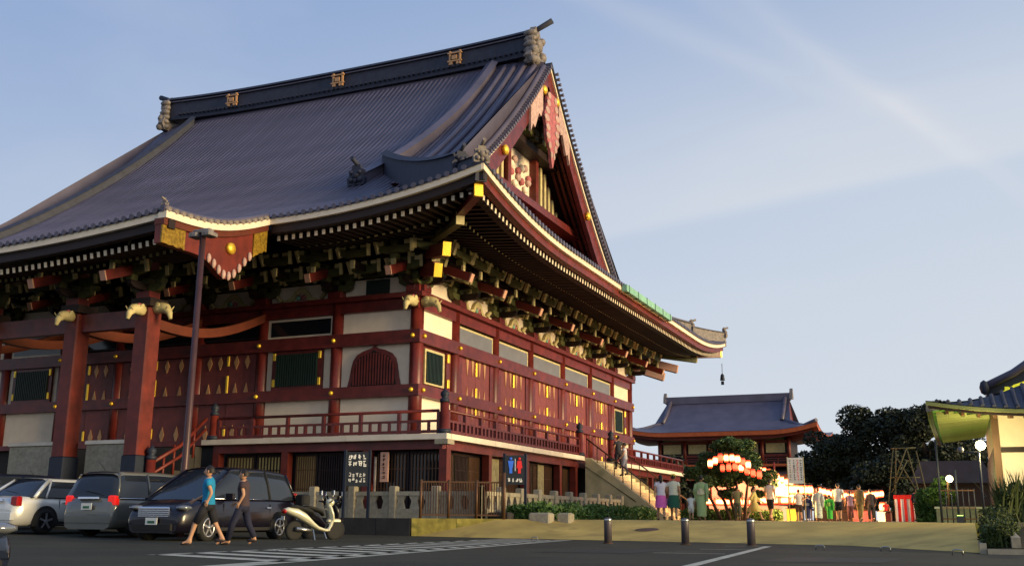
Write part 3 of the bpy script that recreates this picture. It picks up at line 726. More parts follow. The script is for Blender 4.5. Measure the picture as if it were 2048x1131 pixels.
for i in range(7):
    ya, yb = YC[i]+.27, YC[i+1]-.27
    sbox(ya, yb, 9.36, 10.5, -.06, .02, 'frieze_panel', 'plaster')
    sbox(ya, yb, 3.72, 5.23, -.05, .04, 'plaster_panel' if i in (0, 6) else 'door_sill', 'plaster' if i in (0, 6) else 'door')
    if i in (0, 6):
        sbox(ya, yb, 7.85, 8.72, -.05, .06, 'plaster_panel', 'plaster'); sbox(ya, yb, 5.68, 7.33, -.05, .04, 'wall_panel', 'red')
        m0 = ya+.25; wf = sbox(m0, m0+1.7, 5.78, 7.2, .05, .12, 'lattice_window', 'cream'); op = sbox(m0+.1, m0+1.45, 5.85, 7.1, .122, .14, 'window_opening', 'kgreen', wf)
        b = B()
        for k in range(12): y = m0+.13+1.28*k/11; b.box(.145, .18, y-.025, y+.025, 5.87, 7.08)
        tag(build(b, 'window_bars', M['kgreen'], wf), kind='stuff')
        sbox(m0+1.72, m0+2.0, 5.72, 7.25, .05, .2, 'shutter', 'red', wf)
        for z in (5.8, 6.85): build(B().bevbox(.2, .26, m0+1.76, m0+1.96, z, z+.36, .03), 'gold_hinge', M['gold'], wf)
    else:
        tr = sbox(ya+.05, yb-.1, 7.88, 8.62, -.05, .14, 'transom_window', 'cream'); sbox(ya+.0, yb-.22, 7.86, 8.53, .142, .155, 'pane', 'screen', tr)
        cy = (ya+yb)/2
        sbox(ya, ya+.35, 3.72, 7.33, .04, .14, 'door_jamb', 'red'); sbox(yb-.35, yb, 3.72, 7.33, .04, .14, 'door_jamb', 'red')
        for s in range(2):
            y0 = ya+.36+(yb-ya-.72)*s/2; y1 = ya+.36+(yb-ya-.72)*(s+1)/2
            dl = sbox(y0+.01, y1-.01, 3.72, 7.32, .0, .10, 'door_leaf', 'door')
            for z, h in ((5.4, .72), (7.15, .6)):
                for q in (.25, .62) if s else (.38, .75):
                    yy = y0+(y1-y0)*q
                    poly = [(yy-.13, z), (yy, z-h), (yy+.13, z), (yy, z+h)] if z < 7 else [(yy-.13, 7.3), (yy, 7.3-h*1.2), (yy+.13, 7.3)]
                    build(B().prism(poly, 'x', .101, .125), 'lozenge', M['golddim'], dl)
            sbox(y0, y1, 3.95, 4.1, .101, .13, 'door_rail', 'red', dl)
        for z, h in ((4.85, 1.3), (6.65, .62), (3.75, .4)):
            build(B().bevbox(.11, .17, cy-.08, cy+.08, z, z+h, .03), 'gold_plate', M['gold'], hall)
# mid-size frog-leg struts and brackets
def xf(b, loc, rz):
    ca, sa = math.cos(rz), math.sin(rz); b.v = [(loc[0]+x*ca-y*sa, loc[1]+x*sa+y*ca, loc[2]+z) for x, y, z in b.v]; return b
def arm(L, h, w, c):      # bow-shaped arm along X, centre c
    pts = [(-L/2, h), (L/2, h), (L/2, h*.55), (L/2-.08, h*.3), (L/2-.2, h*.1), (L/2-.38, 0), (-L/2+.38, 0), (-L/2+.2, h*.1), (-L/2+.08, h*.3), (-L/2, h*.55)]
    return B().prism([(c[0]+x, c[2]+z) for x, z in pts], 'y', c[1]-w/2, c[1]+w/2)
def armY(L0, L1, h, w, c):
    pts = [(-L0, h), (L1, h), (L1, 0), (-L0+.3, 0), (-L0+.12, h*.15), (-L0, h*.5)]
    return B().prism([(c[1]+y, c[2]+z) for y, z in pts], 'x', c[0]-w/2, c[0]+w/2)
def bracket():
    r = bpy.data.objects.new('bracket', None); COL.objects.link(r); WL[r.name] = Vector((0, 0, 0)); r.empty_display_size = .2
    def P(b, n, m): return build(b, n, M[m], r)
    def masu(x, y, z, s=.3, m='green'): return P(B().prism([(x-s*.35, z), (x+s*.35, z), (x+s/2, z+.1), (x+s/2, z+.2), (x-s/2, z+.2), (x-s/2, z+.1)], 'y', y-s/2, y+s/2), 'block', m)
    P(B().box(-.3, .3, -.35, .2, 0, .26), 'capital', 'red')
    P(arm(1.45, .28, .2, (0, -.12, .26)), 'arm', 'green'); P(armY(.95, .1, .26, .2, (0, -.12, .28)), 'arm', 'reddark')
    for x in (-.6, 0, .6): masu(x, -.12, .54)
    masu(0, -.95, .54)
    P(arm(1.9, .28, .2, (0, -.12, .75)), 'arm', 'green'); P(arm(1.5, .28, .2, (0, -.95, .75)), 'arm', 'green'); P(armY(1.75, .1, .26, .2, (0, -.12, .77)), 'arm', 'reddark')
    for x in (-.82, .82): masu(x, -.12, 1.03)
    for x in (-.6, 0, .6): masu(x, -.95, 1.03)
    P(B().box(-.09, .09, -1.95, -1.86, .72, 1.05), 'nose_cap', 'cream')
    t = P(B().bar((0, .2, 1.35), (0, -2.25, .42), .24, .34), 'tail_rafter', 'red')
    d = Vector((0, -2.45, -.93)).normalized(); a = Vector((0, -2.25, .42)); P(B().bar(a, a+d*.05, .245, .345), 'end_cap', 'pink')
    masu(0, -1.8, .85+.1, .3, 'green')
    P(arm(1.5, .28, .2, (0, -1.8, 1.2)), 'arm', 'green')
    for x in (-.6, 0, .6): masu(x, -1.8, 1.48)
    for s in (-1, 1):
        P(B().bar((s*.74, -1.8, 1.22), (s*.80, -1.98, 1.68), .13, .16), 'nose', 'cream'); P(B().box(s*.6-.13, s*.6+.13, -1.96, -1.945, 1.5, 1.66), 'block_face', 'cream'); P(B().box(s*.6-.13, s*.6+.13, -1.115, -1.10, 1.05, 1.21), 'block_face', 'cream'); P(B().bar((s*.72, -.98, .80), (s*.78, -1.16, 1.22), .12, .15), 'nose', 'cream')
        P(B().bar((s*.9, -.18, .82), (s*.95, -.3, 1.12), .1, .12), 'nose', 'cream')
    return r
brk = bracket(); kids = list(brk.children)
def put_bracket(loc, rz, first=[True]):
    if first[0]: o = brk; first[0] = False
    else: o = copy_tree(brk)
    o.parent = hall; o.location = Vector(loc)-W(hall); o.rotation_euler = (0, 0, rz)
for x in XC: put_bracket((x, -.1, 9.36), 0)
for y in YC: put_bracket((.1, y, 9.36), PI/2)
put_bracket((.05, .0, 9.5), PI/4)
# smaller intermediate bracket sets over the frog-leg struts
mid = bpy.data.objects.new('intermediate_bracket', None); COL.objects.link(mid); WL[mid.name] = Vector((0, 0, 0))
for (L, y, z) in ((1.5, -.12, .75), (1.3, -.95, .75), (1.35, -1.8, 1.2)):
    build(arm(L, .28, .2, (0, y, z)), 'arm', M['green'], mid)
    for x in (-L/2+.2, 0, L/2-.2):
        build(B().prism([(x-.1, z+.28), (x+.1, z+.28), (x+.15, z+.38), (x+.15, z+.46), (x-.15, z+.46), (x-.15, z+.38)], 'y', y-.15, y+.15), 'block', M['green'], mid)
        build(B().box(x-.13, x+.13, y-.165, y-.151, z+.33, z+.46), 'block_face', M['cream'], mid)
    for s in (-1, 1): build(B().bar((s*(L/2-.02), y, z+.02), (s*(L/2+.06), y-.2, z+.5), .14, .16), 'nose', M['cream'], mid)
build(armY(1.75, .1, .24, .18, (0, -.12, .8)), 'arm', M['reddark'], mid); build(B().box(-.085, .085, -1.95, -1.87, .72, 1.05), 'nose_cap', M['cream'], mid)
for k_, (x, y, rz) in enumerate([((XC[i]+XC[i+1])/2, -.1, 0) for i in range(7)]+[(.1, (YC[i]+YC[i+1])/2, PI/2) for i in range(7)]):
    o = mid if k_ == 0 else copy_tree(mid); o.parent = hall; o.location = Vector((x, y, 9.36))-W(hall); o.rotation_euler = (0, 0, rz)
# purlins carried by the brackets
fbox(XL-1.9, 1.95, 11.05, 11.25, -2.02, -1.8, 'purlin', 'reddark'); sbox(-1.95, YB+1.9, 11.047, 11.247, 1.8, 2.02, 'purlin', 'reddark')
fbox(XL-1, .95, 10.62, 10.82, -1.17, -.97, 'purlin', 'reddark'); sbox(-.95, YB+1, 10.617, 10.817, .97, 1.17, 'purlin', 'reddark')
# frog-leg struts between columns, coloured carvings
def froglegs(cx, cy, rz):
    b = B().prism([(-.95, 0), (-.8, .12), (-.5, .22), (-.3, .5), (-.12, .62), (.12, .62), (.3, .5), (.5, .22), (.8, .12), (.95, 0), (.6, 0), (.35, .12), (.2, .35), (-.2, .35), (-.35, .12), (-.6, 0)], 'y', -.16, -.04)
    f = build(xf(b, (cx, cy, 9.37), rz), 'frog_leg_strut', M['cream'], hall)
    for x, z, m_ in ((-.12, .2, 'verdigris'), (.12, .2, 'carvered'), (0, .33, 'carve')): build(xf(B().sphere((x, -.12, z), (.12, .07, .1), 8), (cx, cy, 9.37), rz), 'carving', M[m_], f)
    for s in (-1, 1): build(xf(B().tube([(s*1.0, -.1, .1), (s*1.2, -.12, .35), (s*1.45, -.1, .42), (s*1.5, -.1, .7)], [.1, .09, .08, .05], 6), (cx, cy, 9.37), rz), 'vine_carving', M['cream'], f)
for i in (1, 2, 3): froglegs((XC[i]+XC[i+1])/2, -.02, 0)
for i in range(1, 6): froglegs(.04, (YC[i]+YC[i+1])/2, PI/2)
# carved beam noses (white elephants) on corner column and porch columns
def nose(c, rz, s=1, par=hall):
    b = B(); b.tube([(0, 0, 0), (0, -.25, .02), (0, -.5, -.02), (0, -.66, -.2), (0, -.72, -.42)], [.2, .22, .18, .11, .06], 8)
    b.sphere((.17, -.2, .06), (.05, .16, .16), 8); b.sphere((-.17, -.2, .06), (.05, .16, .16), 8)
    b.v = [(x*s, y*s, z*s) for x, y, z in b.v]; n_ = build(xf(b, c, rz), 'elephant_nose', M['cream'], par)
    for q in (-1, 1): build(xf(B().tube([(q*.1*s, -.42*s, -.1*s), (q*.12*s, -.62*s, -.06*s), (q*.12*s, -.74*s, .06*s)], [.035*s, .03*s, .01*s], 6), c, rz), 'tusk', M['cream'], n_)
    build(xf(B().sphere((.1*s, -.3*s, .16*s), (.06*s, .12*s, .07*s), 6), c, rz), 'carving', M['carvered'], n_)
nose((0, -.25, 8.95), 0, 1.05); nose((.25, 0, 8.95), PI/2, 1.05)

# ---- verandah
VO = 2.95
def vbox(*a): return fbox(*a)
# edge beam segments (white) front and side
segs = [(-7.85, -4.55), (-4.55, -1.2), (-1.2, VO)]
for a, c in segs: fbox(a+.008, c-.008, 3.3, 3.5, -VO, -VO+.35, 'edge_beam', 'white')
ysg = [-2.6, 1.2, 5.0, 8.6, 11.5]
for a, c in zip(ysg[:-1], ysg[1:]): sbox(a+.008, c-.008, 3.298, 3.498, VO-.35, VO, 'edge_beam', 'white')
for a, c in ((16.0, 21), (21, 26), (26, YB+VO)): sbox(a+.008, c-.008, 3.298, 3.498, VO-.35, VO, 'edge_beam', 'white')
fbox(-7.5, VO-.36, 3.34, 3.47, -VO+.36, -.02, 'verandah_floor', 'stone'); sbox(-.02, YB+VO, 3.337, 3.467, .02, VO-.36, 'verandah_floor', 'stone')
fbox(-7.5, 2.6, 2.98, 3.3, -2.62, -2.3, 'under_beam', 'red'); sbox(-2.29, YB+2.6, 2.977, 3.297, 2.3, 2.62, 'under_beam', 'red')
build(B().box(2.5, 3.02, -3.02, -2.5, 3.12, 3.297), 'beam_end', M['stone'], hall)
# under-verandah posts, lattice windows
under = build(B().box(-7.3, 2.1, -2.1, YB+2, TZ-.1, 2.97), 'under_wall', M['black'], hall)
px_ = [-7.3, -4.05, -.45, 2.7]
for x in px_: fbox(x-.22, x+.08, TZ, 2.98, -2.6, -2.28, 'under_post', 'redbright')
py_ = [-1.95+.0, 1.5, 5.3, 9.2, 11.3, 16.2, 20.5, 24.5, 28.3]
sbox(-2.27, -2.15, TZ, 2.98, 2.32, 2.6, 'under_post', 'redbright')
for y in py_[1:]: sbox(y-.14, y+.14, TZ, 2.977, 2.3, 2.6, 'under_post', 'redbright')
def lattice(x0, x1, front=True, lit=.5):
    w_ = x1-x0; np_ = max(2, int(w_/1.0)); 
    for k in range(np_):
        a = x0+w_*k/np_; c = x0+w_*(k+1)/np_
        f = fbox if front else sbox
        sg = -1 if front else 1; base = 2.1
        fr_ = f(a+.02, c-.02, TZ+.1, 2.95, sg*(base+.004), sg*(base+.08), 'lattice_panel', 'reddark')
        mt = 'curtain' if random.random() < lit else 'glass'
        f(a+.12, c-.12, TZ+.9, 2.82, sg*(base+.081), sg*(base+.09), 'pane', mt, fr_)
        b = B()
        for q in range(9):
            x = a+.14+(c-a-.28)*q/8
            if front: b.box(x-.022, x+.022, -base-.14, -base-.1, TZ+.8, 2.86)
            else: b.box(base+.1, base+.14, x-.022, x+.022, TZ+.8, 2.86)
        for z in (1.6, 2.3):
            if front: b.box(a+.1, c-.1, -base-.125, -base-.102, z, z+.04)
            else: b.box(base+.102, base+.125, a+.1, c-.1, z, z+.04)
        tag(build(b, 'lattice_bars', M['iron' if random.random() < .7 else 'reddark'], fr_), kind='stuff')
lattice(-7.2, -4.3, lit=.95); lattice(-3.95, -.7, lit=.6); lattice(-.35, 2.45, lit=.0)
lattice(-2.1, 1.35, False, .35); lattice(1.65, 5.15, False, .4); lattice(5.45, 9.05, False, .4); lattice(9.35, 11.15, False, .3)
b = B()
for y in [2.2+.12*k for k in range(7)]+[7.2+.12*k for k in range(6)]: b.box(2.26, 2.3, y-.025, y+.025, 1.2, 2.9)
tag(build(b, 'white_slats', M['cream'], hall), kind='stuff')
# railing
def giboshi(x, y, z0, h=1.55, r=.16, par=hall):
    p = build(B().lathe((x, y, z0), [(r*1.25, 0), (r*1.25, .18), (r, .2), (r, h-.45)], 12), 'railing_post', M['redbright'], par)
    build(B().lathe((x, y, z0+h-.45), [(r*1.08, 0), (r*1.08, .12), (r*.6, .16), (r*1.0, .25), (r*.95, .36), (r*.3, .45), (.01, .52)], 12), 'finial', M['navy'], p)
    build(B().lathe((x, y, z0), [(r*1.5, 0), (r*1.5, .14), (r*1.3, .16)], 12), 'shoe', M['navy'], p); return p
giboshi(2.72, -2.72, 3.5)
for y in (11.35, 16.15): giboshi(2.75, y, 3.5)
giboshi(-7.45, -2.75, 3.5, 1.4)
def railing(a, c, ax, fixed, z0=3.5, sp=1.55):
    n = max(1, round(abs(c-a)/sp)); f = (lambda u, v, z, zz, d, name, m_='red': build((B().box(u, v, fixed-d, fixed+d, z, zz) if ax == 'x' else B().box(fixed-d, fixed+d, u, v, z, zz)), name, M[m_], hall))
    f(a, c, z0+.04, z0+.14, .06, 'bottom_rail'); f(a, c, z0+.42, z0+.50, .05, 'middle_rail')
    t = B(); t.tube([(a, fixed, z0+.82), (c, fixed, z0+.82)] if ax == 'x' else [(fixed, a, z0+.82), (fixed, c, z0+.82)], .055, 8); build(t, 'top_rail', M['red'], hall)
    for k in range(n+1):
        u = a+(c-a)*k/n; f(u-.06, u+.06, z0, z0+.78, .062, 'baluster')
        if k < n:
            v = a+(c-a)*(k+.5)/n; f(v-.06, v+.06, z0+.14, z0+.42, .045, 'strut')
            for q in (.25, .75):
                v = a+(c-a)*(k+q)/n; f(v-.045, v+.045, z0+.14, z0+.42, .045, 'strut')
railing(-7.2, 2.5, 'x', -2.72); railing(-2.5, 11.15, 'y', 2.75, sp=1.3); railing(16.4, YB+2.7, 'y', 2.75, sp=1.3)
# ---- side staircase
Yst0, Yst1 = 11.5, 16.0; x0s, x1s = VO+.02, 6.75
ns = 16
for k in range(ns):
    z = 3.5-(3.5-TZ)*(k+1)/ns; xa = x0s+(x1s-x0s)*k/ns
    build(B().bevbox(xa, x1s-.0 if 0 else xa+(x1s-x0s)/ns+.05, Yst0+.35, Yst1-.35, TZ, z+.0, .01), 'step', M['stairstone'], hall)
for y0, y1 in ((Yst0, Yst0+.34), (Yst1-.34, Yst1)):
    build(B().prism([(x0s, TZ), (x1s+.1, TZ), (x1s+.1, TZ+.12), (x0s+.25, 3.42), (x0s, 3.45)], 'y', y0, y1), 'stair_wall', M['stairstone'], hall)
    build(B().prism([(x0s+.0, 3.02), (x0s+.06, 3.0), (5.45, 1.36), (5.4, 1.44)], 'y', y0-.03, y0-.0), 'ledge_line', M['black'], hall)
    b = B(); b.tube([(x0s, (y0+y1)/2, 4.35), (x1s, (y0+y1)/2, 1.55)], .035, 6); hd = build(b, 'handrail', M['iron'], hall)
    for k in range(9):
        u = (k+.3)/9; x = x0s+(x1s-x0s)*u; z = 3.42+(TZ+.12-3.42)*u; build(B().tube([(x, (y0+y1)/2, z-.05), (x, (y0+y1)/2, 4.35+(1.55-4.35)*u)], .025, 6), 'handrail_post', M['iron'], hall)
# ---- porch: square columns, rainbow beams, stair parapets
for x in (XC[2], XC[3], XC[4], XC[5]):
    x_ = x+.3; pc = build(B().bevbox(x_-.33, x_+.33, -7.5, -6.84, 2.65, 7.9, .05), 'porch_column', M['redbright'], hall)
    build(B().bevbox(x_-.36, x_+.36, -7.53, -6.81, .1, 2.65, .04), 'column_sleeve', M['navy'], pc)
    build(B().box(x_-.55, x_+.55, -7.72, -6.62, 0.02, .2), 'plinth', M['stone'], pc)
    nose((x_, -7.45, 7.75), 0, 1.0, pc)
    build(B().box(x_-.45, x_+.45, -7.62, -6.72, 7.9, 8.2), 'capital', M['reddark'], pc)
    put_bracket((x_, -7.2, 8.2), 0)
nose((XC[2]+.6, -7.17, 7.85), PI/2, 1.0)
fbox(XL+3.4, XC[2]+.3, 7.2, 7.85, -7.32, -7.02, 'porch_beam', 'red')
for i in (2, 3, 4): froglegs((XC[i]+XC[i+1])/2, -7.2, 0)
for x in (XC[2], XC[3], XC[4], XC[5]):
    b = B(); rows = []
    for i in range(13):
        u = i/12; y = -6.84+(6.6)*u; z = 7.5+1.3*u**1.5-.35*math.sin(PI*u)+.25*math.sin(2*PI*u)*0; rows.append([(x-.16, y, z-.18), (x+.16, y, z-.18), (x+.16, y, z+.18), (x-.16, y, z+.18)])
    b.grid(rows, 0, False, True); build(b, 'rainbow_beam', M['orange'], hall)
fbox(XL+2.5, -3.9, 9.6, 9.85, -9.2, -8.95, 'porch_purlin', 'reddark')
for a, c in ((-9.75, -7.75), (-13.6, -11.1), (-17.5, -15.4)):
    w_ = build(B().bevbox(a, c, -6.9, -6.55, .2, 3.1, .03), 'porch_parapet', M['stone'], hall); build(B().bevbox(a-.04, c+.04, -6.95, -6.5, 3.1, 3.24, .03), 'coping', M['white'], w_)
for k in range(10):
    z = .35+k*.32; build(B().box(-16, -7.95, -6.4+k*.36, -6.4+(k+1)*.36+.03, .1, z), 'step', M['darkwall'], hall)
giboshi(-6.55, -7.0, .6, 2.35, .17)
b = B(); b.tube([(-6.7, -6.9, 2.35), (-6.9, -5.2, 3.1), (-7.3, -3.4, 4.25)], .07, 8); b.tube([(-6.7, -6.9, 1.95), (-6.9, -5.2, 2.7), (-7.3, -3.4, 3.85)], .06, 8)
sr = build(b, 'stair_railing', M['redbright'], hall)
for k in range(5):
    u = k/5; build(B().tube([(-6.72-.5*u, -6.7+3.1*u, 1.2+1.9*u), (-6.72-.5*u, -6.7+3.1*u, 2.4+1.8*u)], .05, 6), 'railing_strut', M['redbright'], sr)

# wind bell on the far corner
t = thing('wind_bell', 'small dark bronze wind bell hanging from the far right eave corner of the hall', 'bell', (5.1, 33.4, 9.6))
build(B().lathe((5.1, 33.4, 9.75), [(.17, 0), (.15, .1), (.12, .35), (.05, .45), (.01, .47)], 10), 'bell_body', M['navy'], t)
build(B().tube([(5.1, 33.4, 10.2), (5.1, 33.4, 10.9)], .02, 5), 'chain', M['navy'], t)
build(B().box(5.0, 5.2, 33.39, 33.41, 9.45, 9.7), 'clapper_plate', M['navy'], t)
# ================================================================ surroundings on and below the terrace
def leaf_quads(b, centers, n, r, size, rnd, flat=1.0, mi=0, long=1.0):
    for _ in range(n):
        c = rnd.choice(centers); 
        while True:
            p = Vector((rnd.uniform(-1, 1), rnd.uniform(-1, 1), rnd.uniform(-1, 1)))
            if p.length < 1: break
        p = p*(p.length**-.35 if p.length > .05 else 1)
        q = Vector((c[0]+p.x*c[3], c[1]+p.y*c[3], c[2]+p.z*c[3]*flat))
        u = Vector((rnd.gauss(0, 1), rnd.gauss(0, 1), rnd.gauss(0, .7))).normalized(); v = u.cross(Vector((rnd.gauss(0, 1), rnd.gauss(0, 1), rnd.gauss(0, 1)))).normalized()
        s = size*rnd.uniform(.6, 1.4); b.add([q-u*s*long, q+v*s*.5, q+u*s*long, q-v*s*.5], [(0, 1, 2, 3)])
def tree(loc, h, w, label, seed, name='broadleaf_tree', n=20000, size=.15, lobes=40, cat='tree', group=None, mt='leafdark', trunk=.35, base=.22):
    rnd = random.Random(seed); t = thing(name, label, cat, loc, group=group); x, y, z = loc
    b = B(); b.tube([(x, y, z-.1), (x+.1*w*.1, y, z+h*.3), (x-.05*w, y, z+h*.75)], [trunk, trunk*.75, trunk*.25], 8)
    for k in range(7):
        a = k*2.4; b.tube([(x, y, z+h*(.22+.06*k)), (x+math.cos(a)*w*.22, y+math.sin(a)*w*.22, z+h*(.36+.06*k)), (x+math.cos(a)*w*.4, y+math.sin(a)*w*.4, z+h*(.45+.06*k))], [trunk*.4, trunk*.25, trunk*.08], 6)
    build(b, 'trunk', M['bark'], t)
    cs = []
    for k in range(lobes):
        a = rnd.uniform(0, 2*PI); u = rnd.uniform(0, 1); zz = base+(1-base)*u*.88; rad = math.sqrt(max(0, 1-((u-.35)/.75)**2))*.40*w*rnd.uniform(.35, 1)
        cs.append((x+math.cos(a)*rad, y+math.sin(a)*rad, z+h*zz, rnd.uniform(.10, .17)*w))
    b = B(); leaf_quads(b, cs, n, 1, size, rnd, .75); build(b, 'crown', M[mt], t, fixn=False)
    return t
G_T = 'dark trees beyond the festival ground'
tree((10.2, 50, TZ), 7.2, 7.5, 'lowest dark tree of the grove, standing nearest the right end of the gate roof', 1, group=G_T)
tree((13.9, 48.5, TZ), 8.7, 8.5, 'tallest dark round-topped tree in the middle of the grove', 2, group=G_T, n=26000)
tree((17.2, 47, TZ), 8.6, 8, 'dark tree of the grove directly behind the bamboo tower', 3, group=G_T, n=24000)
tree((19.2, 52, TZ), 6.3, 7.5, 'dark tree of the grove partly hidden by the green-lit eave', 4, group=G_T)
tree((14.8, 44, TZ), 4.6, 7, 'low dark bushy tree in front of the tallest grove tree', 5, group=G_T, n=14000, size=.14)
tree((7.2, 62, TZ), 6.0, 6.0, 'dark tree in the gap between the pine and the gate eave', 6, group=G_T, n=4000)
tree((-8.6, 70, TZ), 6.6, 5, 'dark tree beside the rear corner of the main hall left of the gate roof', 8, n=4500, size=.4)

# ---- far two-storey gate
M['gateorange'] = mat('gate_vermilion', (.42, .085, .018), .55)
gx, gy = -7.7, 97
gate = thing('temple_gate', 'distant two-storey vermilion temple gate with dark tiled roof beyond the pine', 'gate', (gx, gy, TZ))
def gate_roof(zc, hx, hy, rx, zr, gz, nm, lf=.9, steps=10):
    # hipped eave skirt and gabled top; zc eave height at mid, hx hy eave half sizes, rx ridge half length, zr ridge height, gz gable foot height
    b = B()
    gd = hy*.56
    def zf(t, T, s): u = t/T; return zc+(zr-zc)*(.45*u+.55*u*u)+lf*max(0, 1-s/6)**2*max(0, 1-u*2)
    for sg in (-1, 1):
        rows = []
        for i in range(41):
            X = -hx+2*hx*i/40; e = hx-abs(X); tm = min(hy, e) if e < hx-rx else hy
            if abs(X) <= rx+.01: tm = hy
            rows.append([(gx+X, gy+sg*(-hy+tm*k/steps), zf(tm*k/steps, hy, e)) for k in range(steps+1)])
        b.grid(rows)
        rows = []
        for i in range(31):
            Y = -hy+2*hy*i/30; e = hy-abs(Y); tm = min(hx-rx, e); rows.append([(gx+sg*(hx-tm*k/6), gy+Y, zf(tm*k/6, hy, e)) for k in range(7)])
        b.grid(rows)
    r = build(b, nm, M['tile'], gate)
    return r
gr = gate_roof(11.5, 12.6, 8.0, 8.4, 16.2, 13, 'roof')
b = B(); b.box(gx-8.4, gx+8.4, gy-.35, gy+.35, 16.0, 17.0); build(b, 'ridge', M['tile'], gr)
for s in (-1, 1):
    build(B().prism([(gy-.5, 16.2), (gy-.3, 17.1), (gy, 17.6), (gy+.3, 17.1), (gy+.5, 16.2)], 'x', gx+s*8.3, gx+s*8.7), 'ridge_end', M['tilegrey'], gr)
    build(B().prism([(gy-3.6, 13.0), (gy+3.6, 13.0), (gy, 16.2)], 'x', gx+s*8.0, gx+s*8.15), 'gable', M['red'], gr)
    b = B(); b.tube([(gx+s*7.7, gy-.4, 16.3), (gx+s*7.75, gy-2.6, 14.2), (gx+s*7.8, gy-4.4, 13.0)], .28, 6); build(b, 'descending_ridge', M['tile'], gr)
    b = B(); b.tube([(gx+s*8.0, gy-4.2, 13.0), (gx+s*10.5, gy-6.4, 12.0), (gx+s*12.5, gy-7.9, 12.6)], .25, 6); build(b, 'hip_ridge', M['tile'], gr)
def skirt(hx, hy, z, lf, name, mt, za, zb, ins):
    b = B(); ring = []
    for (xa, ya, xb, yb) in ((-hx, -hy, hx, -hy), (hx, -hy, hx, hy), (hx, hy, -hx, hy), (-hx, hy, -hx, -hy)):
        for i in range(20):
            u = i/20; X = xa+(xb-xa)*u; Y = ya+(yb-ya)*u; e = min(u, 1-u)*math.hypot(xb-xa, yb-ya); ring.append((X, Y, z+lf*max(0, 1-e/6)**2))
    n = len(ring); rows = [[(gx+p[0]*(1-ins0/hx), gy+p[1]*(1-ins0/hy), p[2]+dz) for ins0, dz in ((0, za), (0, zb), (ins, zb-.0))] for p in ring]
    rows.append(rows[0]); b.grid(rows, 0, False); return build(b, name, M[mt], gate)
skirt(12.55, 7.95, 11.5, .9, 'eave_board', 'gateorange', -.02, -.55, 1.0)
skirt(11.7, 7.1, 11.5, .8, 'eave_board', 'redbright', -.5, -.95, 4.0)
ub = build(B().box(gx-8.4, gx+8.4, gy-3.6, gy+3.6, 7.6, 11.5), 'upper_wall', M['reddark'], gate)
for k in range(6):
    x = gx-8.4+16.8*k/5; build(B().tube([(x, gy-3.8, 7.6), (x, gy-3.8, 11)], .25, 8), 'column', M['redbright'], gate)
    if k < 5:
        xa = x+.5; xb = x+16.8/5-.5; build(B().box(xa, xb, gy-3.75, gy-3.62, 9.0, 10.2), 'wall_panel', M['cream' if k != 2 else 'door'], ub)
        build(B().box(xa, xb, gy-3.9, gy-3.63, 10.5, 11.3), 'bracket_row', M['green'], ub)
for z in (8.5, 10.25): build(B().box(gx-8.5, gx+8.5, gy-3.95, gy-3.6, z, z+.3), 'tie_beam', M['redbright'], ub)
build(B().box(gx-10.2, gx+10.2, gy-5.4, gy+5.4, 7.2, 7.5), 'balcony', M['gateorange'], gate)
for z in (7.85, 8.15): build(B().box(gx-10.2, gx+10.2, gy-5.4, gy-5.3, z, z+.1), 'balcony_rail', M['redbright'], gate)
for k in range(15):
    x = gx-10.1+20.2*k/14; build(B().box(x-.07, x+.07, gy-5.4, gy-5.28, 7.5, 8.3), 'balcony_post', M['redbright'], gate)
lr = gate_roof(6.0, 13.0, 8.6, 12.0, 7.4, 6, 'lower_roof', .9)
skirt(12.95, 8.55, 6.0, .9, 'eave_board', 'gateorange', -.02, -.6, 1.0)
for k in range(6):
    x = gx-9+18*k/5; build(B().tube([(x, gy-4.5, TZ), (x, gy-4.5, 6)], .35, 8), 'column', M['redbright'], gate)
build(B().box(gx-8.8, gx-3.5, gy-3.5, gy+3.5, TZ, 5.9), 'lower_wall', M['reddark'], gate); build(B().box(gx+3.5, gx+8.8, gy-3.5, gy+3.5, TZ, 5.9), 'lower_wall', M['reddark'], gate)
gate.scale = (.96, 1, .955)
# ---- dark low roof behind the trees, right of gate
t = thing('side_pavilion', 'low pavilion with dark tiled roof seen below the lit eave at right', 'pavilion', (18.6, 24, TZ))
build(B().prism([(16.9, 2.5), (20.9, 2.5), (20.4, 3.6), (17.5, 3.6)], 'y', 22, 27), 'roof', M['tiledark'], t); build(B().box(17.3, 20.6, 22.6, 26.4, TZ, 2.5), 'wall', M['reddark'], t)
build(B().box(17.8, 18.9, 22.5, 22.6, TZ+.2, 2.2), 'door', M['black'], t)

# ---- leaning pine in front of the lanterns
pine = thing('pine_tree', 'low spreading pine with several leaning trunks and a domed crown hung round with lanterns', 'pine', (9.6, 12, TZ))
rnd = random.Random(11); b = B()
for (x0, xm, xt, zt) in ((9.7, 9.45, 8.75, 2.6), (9.95, 9.75, 9.3, 3.2), (10.2, 10.1, 9.9, 3.2), (10.35, 10.4, 10.6, 2.7), (9.3, 8.9, 8.3, 2.3)):
    b.tube([(x0, 12+rnd.uniform(-.3, .3), TZ-.1), (xm, 12, 1.4), (xt, 12+rnd.uniform(-.5, .5), zt)], [.09, .07, .03], 6)
build(b, 'trunk', M['bark'], pine)
cs = []
for k in range(64):
    a = rnd.uniform(0, 2*PI); u = rnd.uniform(.0, 1); rr = 1.95*math.sqrt(1-u*u*.9)*rnd.uniform(.25, 1); cs.append((9.7+rr*math.cos(a), 12.1+rr*math.sin(a), 2.15+1.95*u, rnd.uniform(.30, .48)))
for k in range(22): cs.append((8.2+rnd.uniform(0, 3.3), 12.1+rnd.uniform(-.8, .8), rnd.uniform(1.65, 2.6), .28))
